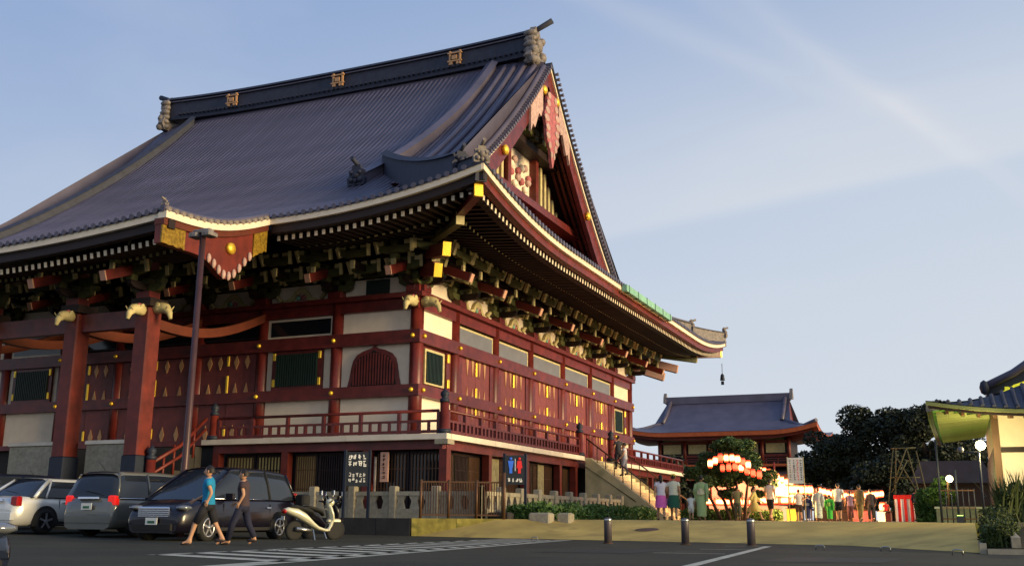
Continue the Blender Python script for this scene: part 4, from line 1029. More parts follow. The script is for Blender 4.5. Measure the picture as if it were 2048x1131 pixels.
b = B(); leaf_quads(b, cs, 34000, 1, .068, rnd, .6, long=1.3); build(b, 'crown', M['leafpine'], pine, fixn=False)

# ---- hedges
def hedge(x0, x1, y0, y1, z0, z1, n, label, seed, mt='leafhedge', size=.07, group=None, name='hedge'):
    rnd = random.Random(seed); t = thing(name, label, 'hedge', ((x0+x1)/2, (y0+y1)/2, z0), group=group)
    b = B(); b.box(x0+.08, x1-.08, y0+.08, y1-.08, z0, z1-.12); build(b, 'inner_growth', M['soil'], t)
    b = B(); 
    for _ in range(n):
        u, v, q = rnd.uniform(x0, x1), rnd.uniform(y0, y1), rnd.uniform(z0, z1); f = rnd.choice((0, 1, 2, 2, 3))
        if f == 0: u = x0+rnd.gauss(0, .05)
        elif f == 1: u = x1+rnd.gauss(0, .05)
        elif f == 2: q = z1+rnd.gauss(0, .06)+.06*math.sin(u*3+v*2.1)
        else: v = y0+rnd.gauss(0, .05)
        d = Vector((rnd.gauss(0, 1), rnd.gauss(0, 1), rnd.gauss(.4, 1))).normalized(); e = d.cross(Vector((rnd.gauss(0, 1), rnd.gauss(0, 1), rnd.gauss(0, 1)))).normalized(); s = size*rnd.uniform(.6, 1.5); p = Vector((u, v, q))
        b.add([p-d*s, p+e*s*.5, p+d*s*1.3, p-e*s*.5], [(0, 1, 2, 3)])
    build(b, 'leaves', M[mt], t, fixn=False); return t
hedge(5.3, 6.5, -2.9, 11.0, TZ, TZ+.40, 12000, 'long low green hedge in front of the side balustrade of the hall', 21)
hedge(7.2, 11.6, 13.1, 13.9, TZ, TZ+.40, 4000, 'low green hedge behind the leaning pine trunks', 22)
hedge(17.75, 18.5, 8.5, 9.5, TZ, 1.66, 4500, 'tall clipped green hedge right of the red and white striped curtain', 23)
# ---- stone balustrade: front run, and side run
bal = thing('stone_balustrade', 'low stone balustrade of square posts and rails in front of the verandah basement', 'balustrade', (4.7, -3.9, TZ))
def bal_run(p0, p1, n):
    p0 = Vector(p0); p1 = Vector(p1); d = (p1-p0).normalized(); L = (p1-p0).length; s = Vector((-d.y, d.x, 0))
    for i in range(n+1):
        p = p0+d*L*i/n; build(B().bevbox(p.x-.14, p.x+.14, p.y-.14, p.y+.14, TZ, TZ+1.08, .03), 'stone_post', M['stone'], bal)
        if i < n:
            a = p+d*.15; c = p0+d*L*(i+1)/n-d*.15
            build(B().bar(a+Vector((0, 0, TZ+.83)), c+Vector((0, 0, TZ+.83)), .17, .14), 'stone_rail', M['stone'], bal)
            build(B().bar(a+Vector((0, 0, TZ+.16)), c+Vector((0, 0, TZ+.16)), .2, .32), 'stone_plinth', M['stone'], bal)
            for u in (.0, .5, 1.0):
                q = a+(c-a)*(.1+.8*u); b = B()
                for (w0, z0, w1, z1) in ((.17, .32, .10, .56), (.10, .56, .2, .77)):
                    vs = [];
                    for w_, z_ in ((w0, z0), (w1, z1)):
                        for aa, bb in ((-1, -.35), (1, -.35), (1, .35), (-1, .35)): vs.append(q+d*w_*aa+s*.14*bb+Vector((0, 0, TZ+z_)))
                    b.add(vs, [(0, 1, 5, 4), (1, 2, 6, 5), (2, 3, 7, 6), (3, 0, 4, 7), (0, 3, 2, 1), (4, 5, 6, 7)])
                build(b, 'stone_strut', M['stone'], bal)
bal_run((-5.1, -3.9, 0), (4.72, -3.9, 0), 6)
bal_run((4.72, -3.9, 0), (4.9, 10.8, 0), 9)
# ---- brown iron fence on the mossy wall
fe = thing('iron_fence', 'brown iron bar fence of three panels standing on the mossy end of the wall', 'fence', (3.2, -4.9, TZ))
fp = [Vector((3.12, -5.05, 0))+Vector((2.35, 1.42, 0))*k/3 for k in range(4)]
for k, p in enumerate(fp):
    build(B().tube([p+Vector((0, 0, TZ)), p+Vector((0, 0, TZ+1.25))], .05, 8), 'fence_post', M['iron'], fe)
    if k < 3:
        q = fp[k+1]
        for z in (.12, 1.18): build(B().bar(p+Vector((0, 0, TZ+z)), q+Vector((0, 0, TZ+z)), .04, .05), 'fence_rail', M['iron'], fe)
        for j in range(1, 11):
            r_ = p+(q-p)*j/11; build(B().bar(r_+Vector((0, 0, TZ+.14)), r_+Vector((0, 0, TZ+1.16)), .022), 'fence_bar', M['iron'], fe)
build(B().tube([(5.5, -3.72, TZ), (5.5, -3.72, TZ+1.5)], .06, 8), 'fence_post', M['iron'], fe)
# ---- information boards
def text_marks(cx, cy, z0, z1, w, rows, cols, axis_d, par, mt, seed, th=.012, off=0):
    # rows x cols of brush-stroke marks, too small in the photograph to read
    rnd = random.Random(seed); b = B(); nrm = Vector((axis_d.y, -axis_d.x, 0))
    for r in range(rows):
        for c in range(cols):
            ox = -w/2+w*(c+.5)/cols; oz = z0+(z1-z0)*(r+.5)/rows; sw = w/cols*.38; sh = (z1-z0)/rows*.38
            for k in range(4):
                if rnd.random() < .5: a = (ox-sw*rnd.uniform(.4, 1), oz+rnd.uniform(-sh, sh)); e = (ox+sw*rnd.uniform(.4, 1), a[1]+rnd.uniform(-.1, .1)*sh)
                else: a = (ox+rnd.uniform(-sw, sw)*.7, oz-sh*rnd.uniform(.4, 1)); e = (a[0]+rnd.uniform(-.5, .5)*sw, oz+sh*rnd.uniform(.4, 1))
                A_ = Vector((cx, cy, 0))+axis_d*a[0]+nrm*off+Vector((0, 0, a[1])); E_ = Vector((cx, cy, 0))+axis_d*e[0]+nrm*off+Vector((0, 0, e[1])); b.bar(A_, E_, th, th, up=nrm)
    return tag(build(b, 'lettering', M[mt], par), kind='stuff')
M['signwhite'] = mat('sign_white', (.75, .75, .72), .6, var=.03, bump=0); M['signdark'] = mat('sign_dark', (.015, .018, .025), .4, bump=0)
M['signblue'] = mat('sign_blue', (.03, .12, .55), .5, bump=0, emit=(.03, .12, .6), estr=.25); M['signred'] = mat('sign_red', (.6, .02, .02), .5, bump=0, emit=(.6, .02, .02), estr=.25)
def board(px, py, d, w, ztop, zbot, h, label):
    t = thing('information_board', label, 'sign', (px, py, TZ)); c = Vector((px, py, 0)); n = Vector((d.y, -d.x, 0))
    for s in (-1, 1): q = c+d*(w/2+.04)*s; build(B().bar(q+Vector((0, 0, zbot)), q+Vector((0, 0, ztop+.06)), .09, .07), 'sign_post', M['navy'], t)
    build(B().bar(c+Vector((0, 0, ztop-h)), c+Vector((0, 0, ztop)), .05, w, up=d), 'panel', M['signdark'], t)
    return t, c, n
d = Vector((.88, .47, 0)).normalized()
t, c, n = board(.62, -5.0, d, .74, 2.76, TZ, 1.15, 'tall dark notice board with two blocks of white lettering on navy posts')
text_marks(c.x, c.y, 2.25, 2.7, .66, 2, 4, d, t, 'signwhite', 3, .03, .03); text_marks(c.x, c.y, 1.72, 2.08, .6, 2, 5, d, t, 'signwhite', 4, .018, .03)
t, c, n = board(5.15, -2.0, d, .66, 2.74, TZ, 1.0, 'dark toilet sign with a blue and a red figure on black posts')
for s, mm in ((-1, 'signblue'), (1, 'signred')):
    q = c+d*.15*s+n*.03; b = B()
    b.sphere((q.x, q.y, 2.62), .055, 8)
    for (w0, z0, w1, z1) in (((.07, 2.55, .10, 2.3) if s > 0 else (.10, 2.55, .06, 2.3)), (.05, 2.3, .05, 2.12)):
        A_ = [q-d*w0+Vector((0, 0, z0)), q+d*w0+Vector((0, 0, z0)), q+d*w1+Vector((0, 0, z1)), q-d*w1+Vector((0, 0, z1))]; b.add([p+n*.0 for p in A_]+[p+n*.02 for p in A_], [(0, 1, 2, 3), (7, 6, 5, 4), (0, 4, 5, 1), (1, 5, 6, 2), (2, 6, 7, 3), (3, 7, 4, 0)])
    build(b, 'figure', M[mm], t)
build(B().bar(c+n*.04+Vector((0, 0, 2.2)), c+n*.04+Vector((0, 0, 2.62)), .03, .02), 'divider', M['signwhite'], t)
text_marks(c.x, c.y, 1.8, 2.0, .55, 1, 4, d, t, 'signwhite', 6, .025, .03)
# hanging wooden plaque
t = thing('wooden_plaque', 'pale wooden name plaque with dark brush writing hung on the basement lattice', 'plaque', (.18, -2.45, 1.85))
build(B().bevbox(0.0, .34, -2.47, -2.40, 1.85, 2.92, .01), 'board', M['pink'], t)
text_marks(.17, -2.49, 1.95, 2.85, .16, 6, 1, Vector((1, 0, 0)), t, 'reddark', 9, .02)
t = thing('downpipe', 'thin grey pipe standing between the notice board and the plaque', 'pipe', (-.15, -2.45, TZ)); build(B().tube([(-.18, -2.5, TZ), (-.18, -2.5, 2.75)], .05, 8), 'pipe', M['tilegrey'], t)
# ---- tall brown street lamp
t = thing('street_lamp', 'tall slim brown lamp post with a flat double head rising in front of the porch', 'lamp post', (-.30, -12.2, 0))
px_l, py_l = -.30, -12.42; t.location = (px_l, py_l, 0); WL[t.name] = Vector((px_l, py_l, 0))
build(B().tube([(px_l, py_l, 0), (px_l, py_l, 1.2), (px_l, py_l, 8.7)], [.12, .10, .085], 12), 'pole', M['polebrown'], t)
build(B().bevbox(px_l-.32, px_l+.32, py_l-.12, py_l+.12, 8.62, 8.74, .04), 'lamp_arm', M['tilegrey'], t)
for s in (-1, 1): build(B().bevbox(px_l+s*.24-.16, px_l+s*.24+.16, py_l-.2, py_l+.2, 8.5, 8.64, .04), 'lamp_head', M['tilegrey'], t)
# ---- bollards
bo = None
for i, (x, y, lab) in enumerate(((11.05, -9.7, 'left of the three grey bollards, nearest the parking hatching'), (12.95, -9.34, 'middle of the three grey bollards, in front of the woman in green'), (14.64, -9.67, 'right of the three grey bollards, at the tip of the white bay line'))):
    if bo is None:
        bo = thing('bollard', lab, 'bollard', (x, y, 0), group='grey bollards at the foot of the ramp')
        build(B().lathe((x, y, 0), [(.10, 0), (.10, .5), (.10, .615), (.07, .64), (.01, .645)], 14), 'post', M['bollard'], bo); build(B().lathe((x, y, .555), [(.101, 0), (.104, .005), (.104, .05), (.101, .055)], 14), 'reflective_band', M['steel'], bo)
        build(B().lathe((x, y, 0), [(.13, 0), (.13, .02), (.1, .025)], 14), 'base_ring', M['iron'], bo)
    else:
        c = copy_tree(bo); c.location = (x, y, 0); c['label'] = lab
# ---- small chromed hoops on the asphalt
ho = None
for x, y, lab in ((16.5, -11.9, 'left of the three small chrome hoops at the foot of the ramp'), (17.85, -12.4, 'middle one of the three small chrome hoops'), (19.2, -13.6, 'right of the three small chrome hoops, nearest the plant bed'), (8.3, -7.9, 'single small chrome hoop at the end of the white hatching')):
    if ho is None:
        ho = thing('ground_hoop', lab, 'hoop', (x, y, 0), group='small chrome hoops on the asphalt'); build(B().tube([(x-.09, y, 0), (x-.09, y, .08), (x-.05, y, .1), (x+.05, y, .1), (x+.09, y, .08), (x+.09, y, 0)], .012, 6), 'hoop', M['steel'], ho)
    else: c = copy_tree(ho); c.location = (x, y, 0); c['label'] = lab
# ---- road paint, manholes
def poly_sheet(name, pts, z, mt): b = B(); b.add([(x, y, z) for x, y in pts], [tuple(range(len(pts)))]); return tag(build(b, name, mt), kind='structure')
pl = tag(build(B().box(0, .01, 0, .01, -.5, -.49), 'road_marking', M['line']), kind='structure')
def stroke(a, c, w_, z=.006):
    a = Vector((*a, z)); c = Vector((*c, z)); dd = (c-a).normalized(); s = Vector((-dd.y, dd.x, 0))*w_/2; zz = .02*max(0, 2-min(a.x, c.x)) if min(a.x, c.x) < 2 else 0
    up = lambda p: (p.x, p.y, .02*max(0, 2-p.x)+z); b = B(); n = 8; b.grid([[up(a+(c-a)*i/n-s), up(a+(c-a)*i/n+s)] for i in range(n+1)]); return build(b, 'stripe', M['line'], pl)
stroke((8.75, -6.7), (10.9, -25.0), .5); stroke((15.05, -9.8), (16.0, -22.0), .17)
for k in range(17): y = -7.6-k*.95; x = 8.85+(-6.7-y)*.1175; stroke((x, y), (x-2.3-.06*k, y+1.1), .38)
stroke((14.1, -10.1), (15.0, -9.85), .09); stroke((14.0, -16.0), (15.3, -15.8), .09); stroke((14.2, -13.1), (15.2, -12.9), .09)
stroke((6.9, -8.6), (7.5, -22), .15)
for (x, y, n_) in ((5.4, -14, 3.6), (4.9, -16.6, 3.2), (6.2, -11.4, 2.5)): stroke((x-n_, y-.1), (x, y), .16)
pat = M['patch'] = mat('tar_patch', (.014, .015, .013), .8, var=.4, scale=2)
def flat(pts, nm, mt, z=.004, par=None): b = B(); b.add([(x, y, .02*max(0, 2-x)+z) for x, y in pts], [tuple(range(len(pts)))]); return build(b, nm, mt, par)
ap = tag(flat([(12.0, -17), (13.7, -16.6), (13.9, -13.9), (12.3, -14.2)], 'asphalt_patch', pat), kind='structure')
for q in ([(16.4, -19), (18.2, -18.4), (18.4, -16.2), (16.7, -16.5)], [(8.2, -13.5), (9.1, -13.3), (8.9, -10.4), (8.1, -10.5)], [(2.2, -18.5), (5.5, -19.6), (5.3, -20.4), (1.8, -19.2)], [(17.2, -13.2), (18.2, -13.3), (18.1, -12.4), (17.2, -12.3)]): flat(q, 'patch', pat, .004, ap)
rc = random.Random(3)
for k in range(9):
    x, y = rc.uniform(4, 18), rc.uniform(-20, -9); a = rc.uniform(0, PI); pts = []
    for j in range(9): pts.append((x, y)); a += rc.gauss(0, .35); x += math.cos(a)*.45; y += math.sin(a)*.45
    b = B(); b.grid([[(p[0], p[1]-.012, .02*max(0, 2-p[0])+.008), (p[0]+.006, p[1]+.012, .02*max(0, 2-p[0])+.008)] for p in pts]); build(b, 'crack', M['black'], ap)
for (x, y, lab) in ((6.95, -4.25, 'left of the two round manhole covers on the tan ramp'), (10.4, -3.9, 'right of the two round manhole covers on the tan ramp')):
    u = (y+5.9)/4.4 if x < 8 else (y+6.3)/4.9; z = TZ*u+.02
    b = B(); n = 20; vs = [(x+.36*math.cos(2*PI*k/n), y+.36*math.sin(2*PI*k/n), z+.36*math.sin(2*PI*k/n)*.125) for k in range(n)]; b.add(vs+[(p[0], p[1], p[2]-.06) for p in vs], [tuple(range(n))]+[(k, (k+1) % n, (k+1) % n+n, k+n) for k in range(n)]); tag(build(b, 'manhole_cover', M['litmoss'] if 0 else M['iron']), lab, 'manhole', 'manhole covers on the ramp')
# stone blocks by the hedge
for i, (x, y, w_, lab) in enumerate(((6.55, -3.0, .75, 'larger pale stone block at the near end of the hedge'), (7.25, -2.6, .45, 'smaller pale stone block at the near end of the hedge'), (5.2, -3.3, .8, 'dark kerb stone between the fence and the hedge'))):
    tag(build(B().bevbox(x-w_/2, x+w_/2, y-.25, y+.25, .25, TZ+.22, .05), 'stone_block', M['stone' if i < 2 else 'darkwall']), lab, 'stone')

# ---- right-hand building with green-lit eave
rb = thing('reception_hall', 'cream-walled building with swept tiled eaves lit green from below at the right edge', 'building', (23, 2, TZ))
wx, wy = 20.38, -1.0; ex, ey = 18.6, -3.1; zc_ = 3.62
build(B().box(wx, 30, wy, 8.5, TZ, 4.3), 'wall', M['plaster'], rb)
M['cornerpost'] = M['reddark']
build(B().box(wx-.05, wx+.14, wy-.05, wy+.14, TZ, 4.0), 'corner_post', M['iron'], rb)
build(B().box(wx+.15, 30, wy-.06, wy-.003, 2.62, 2.78), 'wall_beam', M['reddark'], rb); build(B().box(wx-.05, wx-.003, wy+.2, 8.5, 2.62, 2.78), 'wall_beam', M['reddark'], rb)
build(B().box(wx-.06, wx-.004, wy+.3, 8.4, TZ, 2.6), 'side_boarding', M['reddark'], rb)
wn = build(B().box(21.15, 21.9, wy-.09, wy-.003, 1.55, 2.2), 'window', M['pink'], rb); build(B().box(21.22, 21.9, wy-.11, wy-.092, 1.6, 2.12), 'pane', M['screen'], wn)
# roof: swept eaves
b = B(); rows = []
for i in range(25):
    X = ex+.45*i; e = X-ex; l = .34*max(0, 1-e/3.4)**2; rows.append([(X, ey+q, zc_+l*(1-min(1, q/2.5))+.06+.24*q+.05*q*q) for q in (0, .6, 1.2, 1.8, 2.4, 3.0, 3.6) if 1])
rows = [[p if p[1]-ey <= p[0]-ex+.02 else (p[0], ey+(p[0]-ex), zc_+.06+.24*(p[0]-ex)+.05*(p[0]-ex)**2+.0) for p in r] for r in rows]
b.grid(rows)
rows = []
for i in range(25):
    Y = ey+.55*i; e = Y-ey; l = .34*max(0, 1-e/3.4)**2; tm = min(3.6, e+.001); rows.append([(ex+tm*k/6, Y, zc_+l*(1-min(1, tm*k/6/2.5))+.06+.24*(tm*k/6)+.05*(tm*k/6)**2) for k in range(7)])
b.grid(rows); rr_ = build(b, 'roof', M['tiledark'], rb)
for k in range(30):
    X = ex+.3+k*.3; tm = min(3.4, X-ex-.05); e = X-ex; l = .34*max(0, 1-e/3.4)**2
    q = B(); q.tube([(X, ey+tm*u/5, zc_+l*(1-min(1, tm*u/5/2.5))+.09+.24*tm*u/5+.05*(tm*u/5)**2) for u in range(6)], .06, 5, caps=True); build(q, 'tile_row', M['tiledark'], rr_)
def rbband(za, zb, dx, nm, mt):
    b = B(); rows = []
    for i in range(19):
        X = ex+dx+.6*i; l = .34*max(0, 1-(X-ex)/3.4)**2; rows.append([(X, ey+dx, zc_+l+za), (X, ey+dx+.1, zc_+l+za), (X, ey+dx+.1, zc_+l+zb), (X, ey+dx, zc_+l+zb)])
    b.grid(rows, 0, False, True); build(b, nm, M[mt], rb); b = B(); rows = []
    for i in range(19):
        Y = ey+dx+.65*i; l = .34*max(0, 1-(Y-ey)/3.4)**2; rows.append([(ex+dx, Y, zc_+l+za), (ex+dx+.1, Y, zc_+l+za), (ex+dx+.1, Y, zc_+l+zb), (ex+dx, Y, zc_+l+zb)])
    b.grid(rows, 0, False, True); build(b, nm, M[mt], rb)
M['olive'] = mat('green_lit_fascia', (.22, .24, .08), .6); rbband(.04, -.06, 0, 'eave_fascia', 'olive'); rbband(-.06, -.14, .06, 'eave_board', 'reddark')  # green light along the eave edge put into the fascia colour
M['greenlit'] = mat('green_lit_soffit', (.07, .20, .03), .7)  # green light under the eave put into the soffit's base colour
b = B(); b.grid([[(ex+.1, ey+.1+.6*i, zc_-.05+.3*max(0, 1-.6*i/3.4)**2), (wx+.1, max(ey+.1+.6*i, wy-.0) if i else wy, zc_+.28)] for i in range(20)]); b.grid([[(ex+.1+.6*i, ey+.1, zc_-.05+.3*max(0, 1-.6*i/3.4)**2), (max(ex+.1+.6*i, wx), wy+.1, zc_+.28)] for i in range(20)])
build(b, 'soffit', M['greenlit'], rb)
for k in range(22):
    X = ex+.55+k*.42; e = X-ex; l = .30*max(0, 1-e/3.4)**2; tm = min(2.0, e)
    build(B().bar((X, ey+.25, zc_-.14+l), (X if X > wx else X+.0, ey+.25+tm*.85, zc_+.05), .09, .11), 'rafter', M['iron'], rb)
    Y = ey+.55+k*.42; e = Y-ey; l = .30*max(0, 1-e/3.4)**2; tm = min(1.7, e); build(B().bar((ex+.25, Y, zc_-.14+l), (ex+.25+tm*.85, Y, zc_+.05), .09, .11), 'rafter', M['olive'], rb)
# upper gable of that building with a lit yellow pediment
up = build(B().prism([(20.35, 4.55), (30, 4.55), (30, 9.5), (24.5, 7.8), (22.3, 5.95), (21.2, 5.25), (20.4, 4.95)], 'y', 1.6, 6), 'upper_roof', M['tiledark'], rb)
b = B(); b.tube([(20.35, 1.5, 4.9), (21.2, 1.5, 5.3), (22.3, 1.5, 6.05), (24.5, 1.5, 7.95)], .13, 8); build(b, 'verge_ridge', M['tile'], up)
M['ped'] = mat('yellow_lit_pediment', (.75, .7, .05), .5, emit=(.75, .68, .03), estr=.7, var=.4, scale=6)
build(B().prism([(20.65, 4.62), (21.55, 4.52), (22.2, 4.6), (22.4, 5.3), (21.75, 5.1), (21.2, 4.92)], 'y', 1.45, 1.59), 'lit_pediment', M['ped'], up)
for k in range(5): build(B().box(20.9+k*.27, 21.02+k*.27, 1.36, 1.449, 4.6, 4.85+.06*k), 'pediment_strut', M['ped'], up)
build(B().sphere((20.3, 1.4, 4.85), (.15, .15, .25), 8), 'onigawara', M['tiledark'], up)
rt = build(B().tube([(22.9, .6, 5.6), (22.0, -1.6, 3.1), (21.4, -2.4, 2.95)], [.25, .2, .12], 8), 'porch_gable_end', M['reddark'], rb)
# lamps belonging to the place: green uplight under the eave, wall lamp glow
def plight(loc, e, col, r=.1, name='lamp_light', par=None, spot=None):
    l = bpy.data.lights.new(name, 'POINT'); l.energy = e; l.color = col; l.shadow_soft_size = r; o = bpy.data.objects.new(name, l); COL.objects.link(o); o.location = Vector(loc)-W(par); o.parent = par; return o
def mat_em(name, col, s): 
    m = bpy.data.materials.new(name); m.use_nodes = True; n = m.node_tree.nodes; b_ = n['Principled BSDF']; b_.inputs['Base Color'].default_value = tuple(col)+(1,); b_.inputs['Emission Color'].default_value = tuple(col)+(1,); b_.inputs['Emission Strength'].default_value = s; return m
M['globe'] = mat_em('lamp_globe_glow', (1, .82, .45), 14); M['greenlamp'] = mat_em('green_floodlight', (.5, 1, .15), 4)
t = thing('garden_lamp', 'black garden lamp post with one brightly glowing round globe before the cream wall', 'lamp post', (19.87, -3.5, .57))
build(B().tube([(19.87, -3.5, .5), (19.87, -3.5, 2.53)], .035, 8), 'pole', M['navy'], t)
build(B().sphere((19.94, -3.5, 2.68), .135, 12), 'globe', M['globe'], t); build(B().tube([(19.5, -3.5, 2.48), (19.94, -3.5, 2.5)], .025, 6), 'arm', M['navy'], t)
build(B().sphere((19.42, -3.5, 2.57), (.09, .08, .09), 8), 'unlit_lamp', M['screen'], t)
plight((20.12, -3.2, 2.66), 320, (1, .82, .36), .15, par=t)
t = thing('green_floodlight', 'small floodlight shining green up under the eave of the cream building', 'floodlight', (19.25, -2.0, TZ)); build(B().box(19.15, 19.35, -2.1, -1.9, TZ, TZ+.2), 'housing', M['navy'], t); build(B().box(19.17, 19.33, -2.08, -1.92, TZ+.2, TZ+.215), 'lens', M['greenlamp'], t)
plight((19.3, .4, 2.1), 32, (.35, 1, .06), .1, par=t)
t = thing('second_lamp', 'smaller glowing lamp on a post farther away beside the iron gate', 'lamp post', (18.95, 5.0, TZ)); build(B().tube([(18.9, 5, TZ), (18.9, 5, 2.0)], .04, 8), 'pole', M['iron'], t); build(B().sphere((18.98, 5, 2.08), .12, 10), 'globe', M['globe'], t)
plight((18.8, 4.6, 2.2), 30, (1, .9, .4), .1, par=t)
t = thing('bush', 'small bush lit yellow-green beside the second lamp', 'bush', (18.4, 5.6, TZ)); rnd = random.Random(77); b = B(); leaf_quads(b, [(18.3+.2*k, 5.6, 1.5+.2*(k % 3), .3) for k in range(4)], 900, 1, .07, rnd); build(b, 'leaves', M['leafhedge'], t, fixn=False)
# iron gate and fence at the right
t = thing('iron_gate', 'dark iron bar gate between the striped curtain and the cream building', 'gate', (19.2, -1.5, TZ))
for k in range(7):
    x = 18.75+k*.155; build(B().tube([(x, -1.6, TZ), (x, -1.6, 1.55 if k not in (0, 3) else (3.0 if k == 0 else 2.1))], .018 if k not in (0, 3) else .035, 6), 'gate_bar', M['navy'], t)
for z in (.68, 1.0, 1.5): build(B().bar((18.75, -1.6, z), (19.7, -1.6, z), .035), 'gate_rail', M['iron'], t)
t = thing('garden_wall', 'low pale wall seen through the iron gate', 'wall', (19.0, 3, TZ)); build(B().box(18.5, 20.3, 3.2, 3.5, TZ, 1.02), 'wall_body', M['stone'], t); build(B().box(18.45, 20.3, 3.15, 3.55, 1.021, 1.09), 'coping', M['white'], t)
# planting bed bottom right
t = thing('bed_kerb', 'stone kerb edging the plant bed at the bottom right', 'kerb', (19.7, -9, 0))
build(B().box(19.6, 19.72, -12.6, -5.4, 0, .2), 'kerb_stone', M['stone'], t); build(B().box(19.73, 21.3, -12.72, -12.6, 0, .1), 'kerb_stone', M['stone'], t); build(B().bar((20.25, -12.5, .22), (20.05, -7.5, .62), .16, .2), 'kerb_stone', M['stone'], t)
b = B(); b.grid([[(19.72+.32*i, -12.6+1.0*j, .08+.075*j*.9+.02*i) for i in range(8)] for j in range(13)]); tag(build(b, 'planting_soil', M['soil']), kind='structure')
def plant(x, y, z, h, label, seed, n=60):
    rnd = random.Random(seed); b = B()
    for k in range(n//3):
        a = rnd.uniform(0, 2*PI); L = h*rnd.uniform(.5, 1.1); lean = rnd.uniform(.1, .55)*L; x0 = x+rnd.gauss(0, .07); y0 = y+rnd.gauss(0, .10); w_ = .016
        p = [(x0, y0, z), (x0+math.cos(a)*lean*.4, y0+math.sin(a)*lean*.4, z+L*.6), (x0+math.cos(a)*lean, y0+math.sin(a)*lean, z+L)]
        s = Vector((-math.sin(a), math.cos(a), 0))*w_; b.add([Vector(p[0])-s, Vector(p[0])+s, Vector(p[1])+s*1.3, Vector(p[1])-s*1.3, Vector(p[2])], [(0, 1, 2, 3), (3, 2, 4)])
        if rnd.random() < .7:
            q = Vector(p[1]); d_ = Vector((rnd.gauss(0, 1), rnd.gauss(0, 1), rnd.gauss(.2, .6))).normalized()*.09; e = d_.cross(Vector((0, 0, 1))).normalized()*.035; b.add([q, q+d_*.5+e, q+d_, q+d_*.5-e], [(0, 1, 2, 3)])
    leaf_quads(b, [(x+rnd.gauss(0, .08), y+rnd.gauss(0, .1), z+h*rnd.uniform(.2, .8), .13) for _ in range(7)], n*5, 1, .035, rnd)
    t = thing('bed_plant', label, 'plant', (x, y, z), group='leafy plants in the bed at bottom right'); build(b, 'leaves', M['leafplant'], t, fixn=False)
pr_ = random.Random(5)
ADJ = [('front row', 'beside the kerb corner'), ('front row', 'in the middle of the row'), ('front row', 'against the slanting kerb')]
rowsn = ['nearest row', 'second row', 'third row', 'fourth row', 'fifth row', 'sixth row', 'seventh row', 'farthest row']
for j in range(8):
    for i in range(3):
        plant(19.82+.13*i+.02*j, -12.1+.62*j, .12+.04*j, .42+.10*(i == 1)+.02*j, 'grassy plant in the %s of the bottom-right bed, %s' % (rowsn[j], ('next to the tan ramp', 'in the middle', 'next to the slanting kerb')[i]), j*3+i+100, 90)
for i in range(6): plant(20.25+.26*i, -7.6+.30*i, .6, 1.05+.08*(i % 3), 'taller dark shrub below the cream wall, number %s counted from the lamp post' % ('one', 'two', 'three', 'four', 'five', 'six')[i], 200+i, 330)

M['bamboo'] = mat('weathered_bamboo', (.06, .06, .025), .7)
# ---- bamboo tower and striped curtain
t = thing('bamboo_tower', 'tall open tower of crossed bamboo poles rising behind the striped curtain', 'scaffold', (16.9, 17.2, TZ))
for a, c in (((16.0, 16.9, TZ), (16.5, 17.1, 3.95)), ((17.75, 16.9, TZ), (17.1, 17.1, 4.0)), ((16.3, 18.0, TZ), (16.6, 17.5, 3.95)), ((18.0, 18.0, TZ), (17.5, 17.4, 3.85)), ((16.45, 17, 2.4), (17.1, 17, 3.95)), ((16.3, 17, 1.9), (17.1, 17.05, 3.4)), ((17.4, 17, 2.0), (16.6, 17.05, 3.6)), ((16.4, 17.0, 3.95), (17.5, 17.2, 3.98)), ((16.3, 17, 2.6), (17.6, 17.1, 2.6))):
    build(B().tube([a, c], .028, 6), 'bamboo_pole', M['bamboo'], t)
M['ctred'] = mat('curtain_red', (.62, .02, .015), .8, bump=.2, emit=(.6, .02, .01), estr=.12); M['ctwhite'] = mat('curtain_white', (.72, .74, .66), .8, bump=.2)
t = thing('striped_curtain', 'red and white vertical striped festival curtain below the bamboo tower', 'curtain', (16.9, 16.5, TZ))
nst = 7
for k in range(nst):
    b = B(); rows = []
    for q in range(5):
        x = 16.42+(.95*(k+q/4)/nst); rows.append([(x, 16.4+.05*math.sin(x*30), TZ), (x, 16.4+.03*math.sin(x*30), 1.62)])
    b.grid(rows); build(b, 'stripe_cloth', M['ctred' if k % 2 else ('ctwhite' if k else 'ctwhite')], t)
build(B().box(16.40, 17.39, 16.36, 16.44, 1.6, 1.78), 'top_band', M['ctred'], t); build(B().box(17.4, 17.43, 16.45, 17.3, TZ, 1.75), 'side_cloth', M['ctred'], t)
for x in (16.41, 17.38): build(B().tube([(x, 16.42, TZ), (x, 16.42, 1.8)], .02, 6), 'pole', M['green'], t)
# ---- banner
t = thing('banner', 'upright white banner with columns of grey and red lettering above the lanterns', 'banner', (12.9, 10.5, 2.1))
bd_ = Vector((.62, .09, 0)).normalized(); bc_ = Vector((12.87, 10.5, 0))
build(B().bar(bc_+Vector((0, 0, 2.13)), bc_+Vector((0, 0, 3.22)), .02, .64, up=bd_), 'cloth', M['ctwhite'], t)
build(B().tube([bc_-bd_*.33+Vector((0, 0, TZ)), bc_-bd_*.33+Vector((0, 0, 3.25))], .02, 6), 'pole', M['cream'], t)
build(B().tube([bc_+bd_*.33+Vector((0, 0, TZ)), bc_+bd_*.33+Vector((0, 0, 3.25))], .02, 6), 'pole', M['cream'], t)
for o_, mm, sd_ in ((-.22, 'tilegrey', 31), (-.05, 'tiledark', 32), (.09, 'signred', 33), (.23, 'tiledark', 34)):
    q = bc_+bd_*o_; text_marks(q.x, q.y, 2.25, 3.15, .09, 9, 1, bd_, t, mm, sd_, .014, .015)

